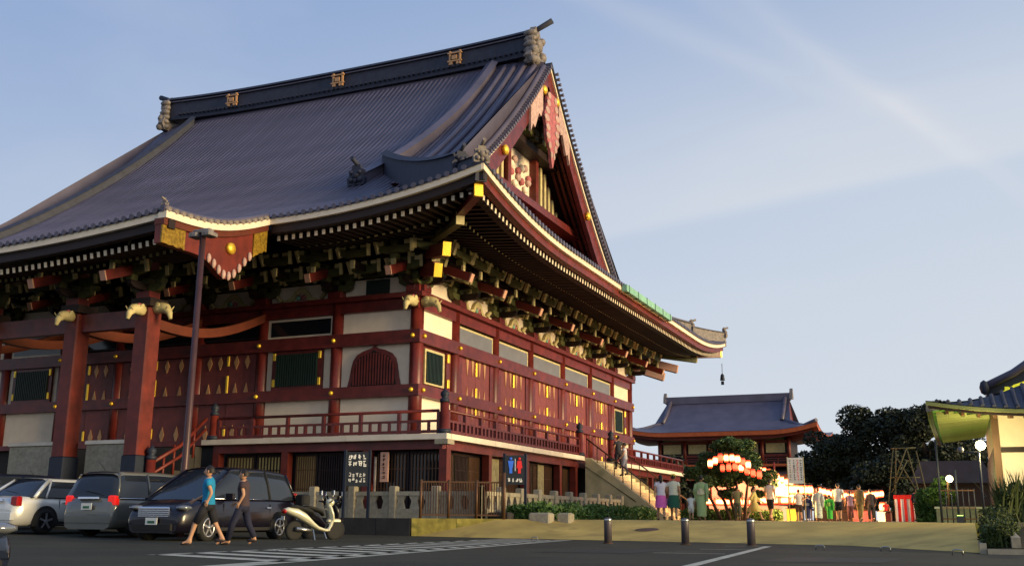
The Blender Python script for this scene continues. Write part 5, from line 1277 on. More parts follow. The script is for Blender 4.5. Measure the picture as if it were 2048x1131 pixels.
# ---- paper lanterns on their strings
def lantern_mat(name, hot, edge, s):
    m = bpy.data.materials.new(name); m.use_nodes = True; n = m.node_tree.nodes; l = m.node_tree.links; b_ = n['Principled BSDF']
    tcx = n.new('ShaderNodeTexCoord'); sp = n.new('ShaderNodeSeparateXYZ'); r = n.new('ShaderNodeValToRGB'); l.new(tcx.outputs['Generated'], sp.inputs[0]); l.new(sp.outputs['Z'], r.inputs[0])
    e = r.color_ramp.elements; e[0].position = .10; e[0].color = edge+(1,); e[1].position = .92; e[1].color = edge+(1,); q = e.new(.28); q.color = hot+(1,); q = e.new(.72); q.color = hot+(1,)
    b_.inputs['Base Color'].default_value = edge+(1,); l.new(r.outputs[0], b_.inputs['Emission Color']); b_.inputs['Emission Strength'].default_value = s; return m
M['lanA'] = lantern_mat('white_red_lantern_paper', (1, .62, .24), (.95, .05, .01), 4.5)
M['lanB'] = lantern_mat('red_lantern_paper', (1, .16, .06), (.85, .03, .01), 2.4)
def make_lantern(mt, nm='paper_lantern'):
    t = thing(nm, 'x', 'lantern', (0, 0, 0)); b = B(); prof = []
    for k in range(13):
        u = k/12; prof.append((.12*(math.sin(PI*(.14+.72*u)))**.6*(1 if k % 2 else .96)+.01, -.2+.4*u))
    b.lathe((0, 0, 0), prof, 10); build(b, 'paper_shade', M[mt], t, origin=(0, 0, 0))
    build(B().lathe((0, 0, .2), [(.07, 0), (.07, .03), (.05, .035)], 8), 'top_ring', M['black'], t); build(B().lathe((0, 0, -.235), [(.07, 0), (.07, .03), (.05, .035)], 8), 'bottom_ring', M['black'], t); return t
lanA = make_lantern('lanA'); lanB = make_lantern('lanB'); lused = {}
def lantern(kind, loc, s, label, group):
    src = lanA if kind == 'A' else lanB
    if kind not in lused: o = src; lused[kind] = 1
    else: o = copy_tree(src)
    o.location = loc; o.scale = (s, s, s); o['label'] = label; o['group'] = group; return o
def string(name, pts, n, kinds, s, label_cord, lab, grp, sag=.0, loc_desc=None):
    P_ = [Vector(p) for p in pts]; tot = [0]
    for a, c in zip(P_[:-1], P_[1:]): tot.append(tot[-1]+(c-a).length)
    def ev(d):
        for k in range(len(P_)-1):
            if d <= tot[k+1]+1e-6: u = (d-tot[k])/(tot[k+1]-tot[k]); return P_[k].lerp(P_[k+1], u)
        return P_[-1]
    cord = tag(build(B().tube([ev(tot[-1]*i/12)+Vector((0, 0, .24*s)) for i in range(13)], .012, 5), 'lantern_cord', M['black']), label_cord, 'cord')
    for i in range(n):
        p = ev(tot[-1]*(i+.5)/n); kd = kinds[i % len(kinds)]
        od = ('first', 'second', 'third', 'fourth', 'fifth', 'sixth', 'seventh', 'eighth', 'ninth', 'tenth', 'eleventh', 'twelfth', 'thirteenth', 'fourteenth', 'fifteenth')
        lantern(kd, p, s*.82*random.uniform(.93, 1.05), ('white' if kd == 'A' else 'red')+' lantern, '+od[i]+' from the left '+lab, grp)
string('a', [(6.3, 19.5, 3.1), (6.9, 19.5, 2.75)], 2, 'A', 1.1, 'short cord at the left of the pine', 'on the short cord left of the pine', 'two lanterns left of the pine')
string('b', [(9.55, 8.42, 2.86), (10.06, 8.52, 3.14), (10.67, 8.65, 3.14), (11.3, 8.76, 2.8)], 8, 'AABA', 1.08, 'cord arching across the upper pine crown', 'in the arc hung across the upper pine crown', 'lantern arc across the pine crown')
string('b2', [(10.0, 8.6, 2.72), (10.76, 8.7, 2.80), (11.25, 8.8, 2.55), (11.75, 8.84, 2.42)], 7, 'BBBA', 1.02, 'lower cord across the pine crown', 'in the lower arc hung across the pine', 'lower lantern arc on the pine')
string('c', [(10.3, 13.5, 3.05), (11.2, 13.5, 2.75), (12.1, 13.5, 2.25)], 9, 'A', .95, 'cord sloping from pine to banner', 'on the cord sloping from pine to banner', 'lanterns sloping down to the banner')
string('d', [(12.15, 13.0, 1.95), (13.2, 13.0, 1.92)], 6, 'A', 1.2, 'level cord below the banner', 'in the level row below the banner', 'large lanterns below the banner')
string('e', [(13.3, 14.0, 1.95), (14.0, 14.2, 1.75), (14.9, 14.5, 1.66)], 9, 'A', .95, 'sagging cord right of the banner', 'on the sagging cord right of the banner', 'lanterns on the sagging cord')
string('f', [(15.0, 14.6, 1.68), (16.05, 14.9, 1.8)], 9, 'A', .9, 'cord ending at the bamboo tower', 'in the row ending at the bamboo tower', 'lanterns ending at the bamboo tower')
string('g', [(7.6, 15.8, 1.48), (8.5, 15.8, 1.45), (10.0, 15.9, 1.44)], 15, 'AAABA', .95, 'low cord behind the pine trunks', 'in the low row behind the pine trunks', 'low lanterns behind the pine trunks')
string('h', [(10.5, 15.2, 1.5), (12.1, 15.2, 1.52)], 10, 'AAB', 1.0, 'low cord behind the white-shirted man', 'in the low row behind the white-shirted man', 'low lanterns behind the white-shirted man')
lantern('A', (15.9, 16, 1.22), 1.1, 'single large lantern hanging low left of the striped curtain', 'single lantern')
plight((12.4, 12.9, 1.9), 1500, (1, .55, .22), .5, 'festival_lantern_light'); plight((9.3, 15.4, 1.9), 350, (1, .45, .2), .5, 'festival_lantern_light'); plight((15.2, 14.2, 1.8), 250, (1, .45, .2), .4, 'festival_lantern_light')
# festival stage with pale awning, stalls
t = thing('festival_stage', 'low festival stage with glowing pink cloth sides behind the leaning pine', 'stage', (9.3, 18, TZ))
M['stagecloth'] = mat('glowing_stage_cloth', (.55, .25, .18), .8, emit=(1, .38, .18), estr=1.1)  # pink festival glow put into the cloth as emission
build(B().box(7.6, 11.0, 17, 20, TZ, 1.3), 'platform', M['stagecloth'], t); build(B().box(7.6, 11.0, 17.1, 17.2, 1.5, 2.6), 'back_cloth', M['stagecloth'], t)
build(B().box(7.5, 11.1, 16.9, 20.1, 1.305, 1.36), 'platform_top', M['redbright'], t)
for x in (7.7, 10.9): build(B().tube([(x, 17.1, 1.3), (x, 17.1, 3.4)], .05, 6), 'stage_post', M['redbright'], t)
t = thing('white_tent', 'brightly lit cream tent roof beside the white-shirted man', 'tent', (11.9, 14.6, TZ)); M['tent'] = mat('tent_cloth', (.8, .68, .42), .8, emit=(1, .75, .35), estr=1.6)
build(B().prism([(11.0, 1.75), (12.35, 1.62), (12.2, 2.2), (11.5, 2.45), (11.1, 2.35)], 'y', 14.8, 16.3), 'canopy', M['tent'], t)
for x in (11.1, 12.25): build(B().tube([(x, 14.8, TZ), (x, 14.8, 1.7)], .025, 6), 'tent_pole', M['cream'], t)
for i, (x, w_, h, mm, lab) in enumerate(((12.0, .5, .55, 'leafhedge', 'yellow-green cloth-covered table beside the white-shirted man'), (15.1, .8, .5, 'carvered', 'dark red covered table behind the tan-suited man'), (15.95, .35, .45, 'tent', 'small glowing orange box left of the curtain'), (16.2, .3, .42, 'orange', 'orange bin beside the striped curtain'), (14.3, .7, .45, 'reddark', 'low dark red stall table behind the white T-shirted man'))):
    t = thing('stall_table', lab, 'table', (x, 14.9, TZ)); build(B().bevbox(x-w_/2, x+w_/2, 14.7, 15.2, TZ, TZ+h, .03), 'cloth', M[mm] if mm != 'leafhedge' else mat('lime_cloth', (.35, .4, .05), .8), t); build(B().box(x-w_/2-.03, x+w_/2+.03, 14.66, 15.24, TZ+h+.002, TZ+h+.03), 'top', M['iron'], t)
t = thing('stall_awning', 'dark stall awning under the lantern row', 'stall', (13.8, 16.2, TZ)); build(B().prism([(12.6, 1.75), (15.6, 1.6), (15.4, 1.95), (12.9, 2.1)], 'y', 16, 18), 'awning', M['redbright'], t)
for x in (12.7, 14.1, 15.5): build(B().tube([(x, 16.1, TZ), (x, 16.1, 1.8)], .03, 6), 'stall_pole', M['iron'], t)
build(B().box(12.7, 15.5, 17.2, 17.3, TZ, 1.7), 'back_cloth', M['reddark'], t)
# ================================================================ vehicles
def paint(name, col, rough=.28): 
    m = mat(name, col, rough, metal=.25, var=.06, bump=0, coat=.8); return m
M['paintwhite'] = paint('white_car_paint', (.68, .68, .64)); M['paintsilver'] = paint('silver_car_paint', (.13, .13, .115)); M['paintdark'] = mat('dark_violet_blue_car_paint', (.005, .004, .010), .3, bump=0, coat=.35); M['paintblue'] = mat('dark_blue_car_paint', (.006, .010, .024), .25, bump=0, coat=.4)
M['rubber'] = mat('rubber', (.012, .012, .012), .8); M['alloy'] = mat('alloy_rim', (.45, .45, .47), .3, metal=.8, bump=0); M['chrome'] = mat('chrome', (.6, .62, .68), .12, metal=1, bump=0, var=.03)
M['carglass'] = mat('tinted_car_glass', (.02, .025, .035), .06, var=.05, bump=0); M['tail'] = mat('tail_lamp_red', (.55, .01, .01), .2, bump=0, emit=(1, .02, .01), estr=.5); M['taildim'] = mat('unlit_tail_lamp', (.35, .01, .01), .2, bump=0)
M['head'] = mat('headlamp_lens', (.20, .22, .25), .1, metal=.5, bump=0, var=.05); M['amber'] = mat('amber_lamp', (.9, .45, .05), .15, bump=0, emit=(1, .6, .1), estr=.5); M['plate'] = mat('number_plate', (.7, .72, .68), .5, bump=0, var=.03); M['platemark'] = mat('plate_characters', (.03, .12, .06), .5, bump=0)
def car(name, label, cat, L, Wd, H, kind, pm, loc, rz, tailm='taildim', group='cars parked nose in or tail in before the porch'):
    t = thing(name, label, cat, (0, 0, 0), group=group); m = M[pm]; hw = Wd/2; wr = .33
    # profile stations x (front +), hood/deck height, half width factor
    if kind == 'sedan': st = [(-.5, .62, .80), (-.485, .86, .88), (-.44, .94, .95), (-.33, .97, .99), (-.2, .96, 1), (.0, .93, 1), (.16, .92, 1), (.24, .92, .99), (.36, .84, .97), (.45, .74, .90), (.49, .64, .80), (.5, .5, .74)]; gh = [(-.40, .95), (-.27, H), (-.02, H+.0), (.08, H-.02), (.27, .93)]
    elif kind == 'wagon': st = [(-.5, .62, .86), (-.49, .95, .92), (-.46, 1.0, .96), (-.3, .99, 1), (0, .96, 1), (.16, .95, 1), (.24, .95, .99), (.36, .88, .97), (.45, .76, .90), (.49, .64, .80), (.5, .5, .74)]; gh = [(-.488, .98), (-.44, H-.03), (-.1, H), (.08, H-.02), (.27, .95)]
    else: st = [(-.5, .65, .88), (-.49, 1.0, .94), (-.45, 1.05, .98), (-.2, 1.04, 1), (.1, 1.02, 1), (.26, 1.0, 1), (.33, .98, .98), (.41, .90, .95), (.47, .76, .88), (.495, .64, .80), (.5, .5, .76)]; gh = [(-.485, 1.03), (-.42, H-.06), (-.2, H), (.10, H-.01), (.36, .97)]
    b = B(); rows = []
    for u, zt, wf in st:
        x = u*L; w_ = hw*wf; g = .20
        half = [(0, g), (w_*.80, g), (w_*.95, g+.06), (w_, .42), (w_*1.0, .60 if zt > .7 else zt*.8), (w_*.97, zt-.10 if zt > .7 else zt*.93), (w_*.90, zt-.01), (w_*.5, zt+.02), (0, zt+.03)]
        rows.append([(x, y, z) for y, z in half]+[(x, -y, z) for y, z in reversed(half[1:-1])])
    b.grid(rows, 0, True, True); n = len(rows[0]); o = len(b.v)-len(rows)*n
    b.f.append(tuple(o+k for k in range(n))); b.m.append(0); b.smooth.append(False); b.f.append(tuple(o+(len(rows)-1)*n+k for k in reversed(range(n)))); b.m.append(0); b.smooth.append(False)
    body = build(b, 'body', m, t, origin=(0, 0, 0))
    # greenhouse: glass shell, painted roof and pillars
    def zat(u): 
        for (a, za), (c, zc) in zip(gh[:-1], gh[1:]):
            if a <= u <= c: return za+(zc-za)*(u-a)/(c-a)
        return gh[-1][1]
    us = [gh[0][0]+(gh[-1][0]-gh[0][0])*i/22 for i in range(23)]; b = B(); rows = []
    base = gh[0][1]-.03
    for u in us:
        z = zat(u); f = (z-base)/(H-base); wb = hw*.93; wt = wb-.20*f
        rows.append([(u*L, wb, base), (u*L, (wb+wt)/2+.02, base+(z-base)*.5), (u*L, wt, z-.05*f), (u*L, wt*.75, z), (u*L, 0, z+.015), (u*L, -wt*.75, z), (u*L, -wt, z-.05*f), (u*L, -(wb+wt)/2-.02, base+(z-base)*.5), (u*L, -wb, base)])
    b.grid(rows, 0, True); build(b, 'window_glass', M['carglass'], t, origin=(0, 0, 0))
    ra, rc = gh[1][0]-.005, gh[3][0]+.01; b = B(); rows = []
    for i in range(13):
        u = ra+(rc-ra)*i/12; z = zat(u); f = (z-base)/(H-base); wb = hw*.93; wt = wb-.20*f+.012
        rows.append([(u*L, wt, z-.10), (u*L, wt, z-.04*f), (u*L, wt*.75, z+.012), (u*L, 0, z+.028), (u*L, -wt*.75, z+.012), (u*L, -wt, z-.04*f), (u*L, -wt, z-.10)])
    b.grid(rows, 0, True); build(b, 'car_roof', m, t, origin=(0, 0, 0))
    pil = [(gh[0][0]+.02, gh[1][0]+.01), (gh[4][0]-.01, gh[3][0]), (.02, .01)]+([(-.22, -.21)] if kind != 'sedan' else [])+([(-.30, -.24)] if kind == 'sedan' else [])
    for s in (-1, 1):
        for k, (ub, ut) in enumerate(pil):
            z = zat(ut); f = (z-base)/(H-base); wb = hw*.93; wt = wb-.20*f; wd_ = .13 if (kind == 'sedan' and k in (0, 4)) else .07
            b = B(); b.tube([(ub*L, s*(wb+.005), base), ((ub+ut)/2*L, s*((wb+wt)/2+.025), (base+z)/2), (ut*L, s*(wt+.01), z-.05)], wd_*.45, 6); build(b, 'pillar', m if not (pm == 'paintdark' and k > 1) else M['rubber'], t, origin=(0, 0, 0))
        b = B(); b.box(.17*L, .17*L+.1, s*hw*1.0-.02 if s > 0 else -hw-.18, hw+.18 if s > 0 else -hw+.02, 1.0, 1.14); build(b, 'mirror', m, t, origin=(0, 0, 0))
        for u in ((.04, -.19) if kind != 'sedan' else (.02, -.17)):
            build(B().box(u*L-.09, u*L+.09, s*hw-.01, s*hw+.025, .80, .83), 'door_handle', M['chrome'] if kind != 'sedan' else m, t, origin=(0, 0, 0))
        for u in (.2, .0, -.21):
            build(B().box(u*L-.006, u*L+.006, s*hw*.985-.006, s*hw*.985+.006 if s < 0 else s*hw*.985+.008, .32, .9), 'door_seam', M['rubber'], t, origin=(0, 0, 0))
    for s in (-1, 1):
        b = B(); b.tube([(gh[0][0]*L+.1, s*(hw*.945), base+.015), (0, s*(hw*.955), base+.015), (gh[-1][0]*L-.15, s*(hw*.94), base+.005)], .012, 6); build(b, 'belt_trim', M['chrome' if kind != 'sedan' else 'rubber'], t, origin=(0, 0, 0))
        b = B(); b.bevbox(-.24*L, .25*L, s*hw-.012, s*hw+.012, .25, .33, .004); build(b, 'rocker_panel', M['rubber'], t, origin=(0, 0, 0))
        b = B(); b.bar((.29*L, s*.25, gh[-1][1]+.02), (.22*L, s*.62*hw+.02, gh[-1][1]+.16), .015); build(b, 'wiper', M['rubber'], t, origin=(0, 0, 0))
    b = B(); b.tube([(gh[1][0]*L+.2, 0, H+.02), (gh[1][0]*L-.05, 0, H+.22)], .006, 5); build(b, 'antenna', M['rubber'], t, origin=(0, 0, 0))
    b = B(); b.bar((gh[0][0]*L-.03, -.35, base+.12), (gh[0][0]*L+.04, .2, base+.2), .014); build(b, 'rear_wiper', M['rubber'], t, origin=(0, 0, 0))
    # wheels and arches
    for u in (-.30, .32):
        for s in (-1, 1):
            c = (u*L, s*(hw-.10), wr)
            a = B(); ring = [(c[0]+(wr+.07)*math.cos(PI*k/12), c[2]+(wr+.07)*math.sin(PI*k/12)) for k in range(13)]+[(c[0]-wr-.07, .2), (c[0]+wr+.07, .2)]
            a.prism(ring, 'y', s*(hw-.25), s*(hw+.004)); build(a, 'wheel_arch', M['rubber'], t, origin=(0, 0, 0))
            b = B(); b.lathe(c, [(wr-.1, -.11), (wr-.02, -.11), (wr, -.07), (wr, .07), (wr-.02, .12), (wr-.1, .12)] if s > 0 else [(wr-.1, -.12), (wr-.02, -.12), (wr, -.07), (wr, .07), (wr-.02, .11), (wr-.1, .11)], 20, axis='y'); wh = build(b, 'wheel', M['rubber'], t, origin=c)
            b = B(); b.lathe((c[0], c[1]+s*.10, c[2]), [(wr-.1, -.02), (wr-.1, .025), (wr-.13, .03), (wr-.15, -.01)], 20, axis='y')
            for k in range(5): an = 2*PI*k/5+.3; b.bar((c[0]+.03*math.cos(an), c[1]+s*.12, c[2]+.03*math.sin(an)), (c[0]+(wr-.12)*math.cos(an), c[1]+s*.12, c[2]+(wr-.12)*math.sin(an)), .05, .03, up=(0, 1, 0))
            b.lathe((c[0], c[1]+s*.12, c[2]), [(.045, -.02), (.05, .02), (.01, .03)], 10, axis='y'); build(b, 'rim', M['alloy'], wh, origin=c)
    # lamps, plates, bumpers
    fz = .70 if kind != 'van' else .78
    for s in (-1, 1):
        b = B(); b.sphere((.452*L, s*hw*.74, fz), (.215, .185, .065), 10); build(b, 'headlight', M['head'], t, origin=(0, 0, 0))
        z1 = (.84 if kind == 'sedan' else .92); b = B(); b.bevbox(-.492*L, -.455*L, s*hw*.80-.13, s*hw*.80+.13, z1-.12, z1+.12 if kind != 'van' else z1+.3, .03); build(b, 'tail_light', M[tailm], t, origin=(0, 0, 0))
        b = B(); b.sphere((.485*L, s*hw*.62, .36), (.06, .07, .05), 8); build(b, 'fog_lamp', M['head'], t, origin=(0, 0, 0))
    b = B(); b.bevbox(.485*L, .503*L, -hw*.50, hw*.50, .58, .73 if kind != 'van' else .80, .02); gr_ = build(b, 'grille', M['chrome'], t, origin=(0, 0, 0))
    for k in range(4): build(B().box(.503*L, .507*L, -hw*.47, hw*.47, .60+.045*k, .625+.045*k), 'grille_slat', M['rubber'], gr_)
    build(B().bevbox(.494*L, .512*L, -hw*.62, hw*.62, .26, .42, .02), 'lower_intake', M['rubber'], t, origin=(0, 0, 0))
    for u, zc_ in ((.512, .47), (-.512, .76 if kind != 'sedan' else .62)):
        p = build(B().box(u*L-.008, u*L+.008, -.165, .165, zc_-.08, zc_+.08), 'number_plate', M['plate'], t, origin=(0, 0, 0)); s = 1 if u > 0 else -1
        build(B().box(u*L+s*.009, u*L+s*.013, -.10, .10, zc_-.05, zc_+.01), 'plate_text', M['platemark'], p)
    build(B().bevbox(-.508*L, -.47*L, -hw*.86, hw*.86, .36, .58, .04), 'rear_bumper', m, t, origin=(0, 0, 0))
    build(B().bevbox(-.505*L, -.49*L, -hw*.4, hw*.4, .95 if kind != 'sedan' else .84, 1.0 if kind != 'sedan' else .88, .01), 'rear_garnish', M['chrome'], t, origin=(0, 0, 0))
    t.location = loc; t.rotation_euler = (0, 0, rz); return t
S90 = PI/2
car('parked_car', 'dark violet-blue minivan with chrome grille, its nose towards the viewer', 'minivan', 4.85, 1.82, 1.80, 'van', 'paintdark', (1.85, -13.55, .01), -S90+R(3))
car('parked_car', 'silver station wagon seen from behind with red tail lamp, left of dark minivan', 'station wagon', 4.7, 1.72, 1.66, 'wagon', 'paintsilver', (-1.05, -12.75, .06), S90+R(2), 'tail')
car('parked_car', 'white sedan seen from its rear right corner at the left edge', 'sedan', 4.7, 1.75, 1.44, 'sedan', 'paintwhite', (-3.75, -13.2, .11), S90-R(1))
car('parked_car', 'dark teal car mostly hidden behind the white sedan at the far left', 'car', 4.6, 1.72, 1.62, 'wagon', 'paintblue', (-7.3, -11.2, .17), S90)
car('parked_car', 'dark blue car whose rounded front corner just enters the picture at the bottom left', 'car', 4.4, 1.7, 1.35, 'sedan', 'paintblue', (11.22, -30.12, 0), R(4), group=None).scale = (.84, .84, .74)

# ---- white scooter, dark scooter behind it
def scooter(label, pm, loc, rz, box=False):
    t = thing('parked_scooter', label, 'scooter', (0, 0, 0), group='scooters beside the minivan'); m = M[pm]
    for x, r in ((-.60, .25), (.62, .25)):
        w_ = build(B().lathe((x, 0, r), [(r-.08, -.05), (r-.02, -.05), (r, -.02), (r, .02), (r-.02, .05), (r-.08, .05)], 18, axis='y'), 'wheel', M['rubber'], t, origin=(x, 0, r))
        b = B(); b.lathe((x, 0, r), [(r-.09, -.03), (r-.09, .03), (r-.11, .03), (r-.11, -.03)], 18, axis='y')
        for k in range(3): a = 2*PI*k/3; b.bar((x, 0, r), (x+(r-.1)*math.cos(a), 0, r+(r-.1)*math.sin(a)), .04, .04, up=(0, 1, 0))
        build(b, 'rim', M['alloy'], w_, origin=(x, 0, r))
    def sweep(pts, name, mt):
        b = B(); rows = []
        for x, z, w, h in pts: rows.append([(x, w*math.cos(a), z+h*math.sin(a)) for a in [2*PI*k/10 for k in range(10)]])
        b.grid(rows, 0, True, True); n = 10; o = len(b.v)-len(rows)*n; b.f += [tuple(o+k for k in range(n)), tuple(o+(len(rows)-1)*n+k for k in reversed(range(n)))]; b.m += [0, 0]; b.smooth += [False, False]
        return build(b, name, mt, t, origin=(0, 0, 0))
    sweep([(-.92, .78, .06, .03), (-.80, .76, .13, .09), (-.55, .70, .17, .13), (-.3, .58, .18, .13), (-.08, .42, .16, .09), (.08, .32, .15, .06), (.30, .26, .15, .045), (.42, .27, .14, .05)], 'body_shell', m)
    b = B(); rows = []
    for x, z, w in ((.38, .25, .14), (.46, .36, .15), (.52, .52, .17), (.49, .68, .19), (.43, .84, .17), (.40, .93, .10)): rows.append([(x-.03, w, z), (x+.05, w*.6, z+.01), (x+.07, 0, z+.01), (x+.05, -w*.6, z+.01), (x-.03, -w, z), (x-.04, 0, z)])
    b.grid(rows, 0, True, True); build(b, 'leg_shield', m, t, origin=(0, 0, 0))
    sweep([(-.78, .86, .10, .03), (-.6, .86, .14, .05), (-.3, .80, .14, .06), (-.1, .74, .11, .05), (-.02, .66, .08, .04)], 'seat', M['rubber'])
    build(B().tube([(.62, 0, .25), (.52, 0, .6), (.42, 0, 1.0)], .035, 8), 'steering_column', M['rubber'], t, origin=(0, 0, 0))
    build(B().bevbox(.40, .80, -.07, .07, .48, .56, .03), 'front_mudguard', m, t, origin=(0, 0, 0))
    build(B().tube([(.32, -.34, 1.02), (.40, -.12, .99), (.40, .12, .99), (.32, .34, 1.02)], .02, 8), 'handlebar', M['rubber'], t, origin=(0, 0, 0))
    build(B().sphere((.46, 0, .98), (.11, .14, .11), 10), 'headlamp_cowl', m, t, origin=(0, 0, 0)); build(B().sphere((.54, 0, .98), (.05, .08, .07), 8), 'headlight', M['head'], t, origin=(0, 0, 0))
    for s in (-1, 1):
        q = build(B().tube([(.38, s*.2, 1.0), (.36, s*.30, 1.2)], .01, 6), 'mirror_stalk', M['steel'], t, origin=(0, 0, 0)); build(B().bevbox(.33, .37, s*.30-.07, s*.30+.07, 1.18, 1.30, .01), 'mirror_glass', M['chrome'], q)
    build(B().sphere((-.92, 0, .74), (.05, .12, .06), 8), 'tail_light', M['taildim'], t, origin=(0, 0, 0))
    build(B().tube([(-.62, -.13, .3), (-.3, -.14, .27), (-.1, -.10, .25)], [.06, .05, .03], 8), 'exhaust', M['steel'], t, origin=(0, 0, 0))
    build(B().bar((-.1, -.12, .28), (-.14, -.3, .0), .03), 'side_stand', M['steel'], t, origin=(0, 0, 0))
    build(B().box(-.95, -.94, -.08, .08, .52, .62), 'number_plate', M['plate'], t, origin=(0, 0, 0))
    if box: build(B().bevbox(-.98, -.66, -.16, .16, .92, 1.2, .04), 'top_box', M['rubber'], t, origin=(0, 0, 0))
    t.location = loc; t.rotation_euler = (0, 0, rz); return t
M['scootcream'] = paint('cream_scooter_paint', (.68, .66, .48))
scooter('cream-white scooter leaning on its stand beside the rear of the dark minivan', 'scootcream', (3.62, -11.8, 0), R(66))
scooter('dark scooter with a top box standing behind the cream-white scooter', 'paintdark', (2.95, -10.4, 0), R(80), True)

# ================================================================ people
M['skin'] = mat('skin', (.45, .25, .15), .6, var=.05, bump=0); M['hair'] = mat('black_hair', (.012, .008, .006), .55, bump=.3, bscale=60)
def person(label, loc, rz, h=1.6, top=('shirt', (.6, .6, .6)), bottom=('trousers', (.02, .02, .03)), stride=.25, arms=(.15, -.1), seed=0, bag=None, hands=False, hairbun=False, shoes=(.03, .02, .02), elbow=.25, lean=0, group=None, bow=None, pattern=None, hat=None, female=False):
    # local frame: x right, y forward (facing +y), z up; 1.70 m reference figure
    s = h/1.70; t = thing('person', label, 'person', (0, 0, 0), group=group)
    V = []; Ed = []; Rad = []
    def nd(p, r, par=None): V.append(Vector(p)); Rad.append(r); i = len(V)-1; (Ed.append((par, i)) if par is not None else None); return i
    sw = .185 if female else .205
    pel = nd((0, 0, .93), (.15 if female else .14, .11)); wa = nd((0, .0, 1.10), (.125, .095), pel); ch = nd((0, .02, 1.29), (.155, .11), wa); nb_ = nd((0, .01, 1.43), (.085, .07), ch); nk = nd((0, .02, 1.50), (.055, .055), nb_)
    j = {}
    for k, (sd_, st_) in enumerate(((-1, stride), (1, -stride))):
        hip = nd((sd_*.09, 0, .88), (.095, .10), pel); kn = nd((sd_*.095, st_*.55+.04, .49), (.06, .065), hip)
        az = .09+(.07 if st_ < -.05 else 0); an = nd((sd_*.095, st_-.02*0, az), (.038, .042), kn); to = nd((sd_*.11, st_+.15, .03+(.02 if st_ > .05 else 0)), (.04, .028), an); nd((sd_*.095, st_-.05, az-.05), (.035, .03), an)
        j[sd_] = (V[hip].copy(), V[kn].copy(), V[an].copy())
        sh = nd((sd_*sw, .01, 1.40), (.055, .055), nb_); aw = arms[k]; el = nd((sd_*(sw+.05), aw*.5-.02, 1.13), (.04, .04), sh); wr_ = nd((sd_*(sw+.05-.02*0), aw+elbow*.35, .90+elbow*.22), (.028, .028), el)
        hd = nd(V[wr_]+(V[wr_]-V[el]).normalized()*.07, (.035, .022), wr_)
        dr = (V[wr_]-V[el]).normalized(); sx = Vector((0, 1, 0)) if abs(dr.y) < .8 else Vector((0, 0, 1)); sx = (sx-dr*sx.dot(dr)).normalized()
        for q, (o_, ln) in enumerate(((-.03, .06), (-.01, .072), (.01, .068), (.03, .052))):
            f1 = nd(V[hd]+dr*.035+sx*o_, (.010, .010), hd); nd(V[f1]+dr*ln*.8+Vector((-sd_*.02, 0, 0)), (.008, .008), f1)
        th = nd(V[hd]-dr*.03+sx*.045, (.011, .011), hd); nd(V[th]+dr*.04+sx*.012, (.009, .009), th)
        j['a%d' % sd_] = (V[sh].copy(), V[el].copy(), V[wr_].copy())
    me = bpy.data.meshes.new('p'); me.from_pydata([v*s for v in V], Ed, []); me.update()
    ob = bpy.data.objects.new('p', me); COL.objects.link(ob); md = ob.modifiers.new('k', 'SKIN'); md.use_smooth_shade = True; sb = ob.modifiers.new('s', 'SUBSURF'); sb.levels = 1; sb.render_levels = 1
    if not me.skin_vertices: me.skin_vertices.new()
    for i, r in enumerate(Rad): me.skin_vertices[0].data[i].radius = (r[0]*s, r[1]*s)
    me.skin_vertices[0].data[0].use_root = True
    dg = bpy.context.evaluated_depsgraph_get(); m2 = bpy.data.meshes.new_from_object(ob.evaluated_get(dg)); bpy.data.objects.remove(ob); bpy.data.meshes.remove(me)
    # head joined into the body surface
    bm = bmesh.new(); bm.from_mesh(m2)
    hm = B(); rows = []
    for i in range(13):
        th_ = PI*i/12; r = []
        for k in range(14):
            ph = 2*PI*k/14; x = .074*math.sin(th_)*math.cos(ph); y = .094*math.sin(th_)*math.sin(ph); z = .118*math.cos(th_)
            if z < 0: x *= 1-.25*(-z/.118); y = y*(1-.12*(-z/.118))+.012*(-z/.118)
            if y > .06 and abs(x) < .022 and -.035 < z < .02: y += .018*(1+(-z/.04)*.5)
            if y > .05 and .008 < z < .04 and .015 < abs(x) < .05: y -= .008
            if y > .055 and abs(x) < .03 and -.075 < z < -.05: y += .006
            r.append((x*s, (y+.035)*s, (z+1.598)*s))
        rows.append(r)
    hm.grid(rows, 0, True, True)
    for sd_ in (-1, 1): hm.sphere((sd_*.078*s, .03*s, 1.595*s), (.012*s, .022*s, .034*s), 6)
    vs = [bm.verts.new(v) for v in hm.v]; bm.verts.ensure_lookup_table()
    for f in hm.f:
        try: fc = bm.faces.new([vs[i] for i in f]); fc.smooth = True
        except Exception: pass
    bm.to_mesh(m2); bm.free()
    m2.materials.clear(); m2.materials.append(M['skin']); body = bpy.data.objects.new('body', m2); COL.objects.link(body); body.parent = t
    b = B()
    for sd_ in (-1, 1): b.sphere((sd_*.03*s, .125*s, 1.613*s), (.012*s, .006*s, .007*s), 6)
    build(b, 'eyes', M['hair'], body, origin=(0, 0, 0)); build(B().sphere((0, .128*s, 1.535*s), (.022*s, .006*s, .005*s), 6), 'mouth', M['carvered'], body, origin=(0, 0, 0))
    b = B(); rows = []
    for i in range(8):
        th_ = PI*.60*i/7; rows.append([((.086*math.sin(th_)*math.cos(2*PI*k/14))*s, (.104*math.sin(th_)*math.sin(2*PI*k/14)+.022-.02*(i/7))*s, (.132*math.cos(th_)+1.602+(.05*max(0, math.sin(2*PI*k/14)) if i > 4 else 0))*s) for k in range(14)])
    b.grid(rows, 0, True, True)
    if hairbun: b.sphere((0, -.09*s, 1.65*s), (.05*s, .05*s, .05*s), 8)
    if female and not hairbun: b.tube([(0, -.06*s, 1.62*s), (0, -.09*s, 1.52*s), (0, -.085*s, 1.40*s)], [.07*s, .06*s, .03*s], 8)
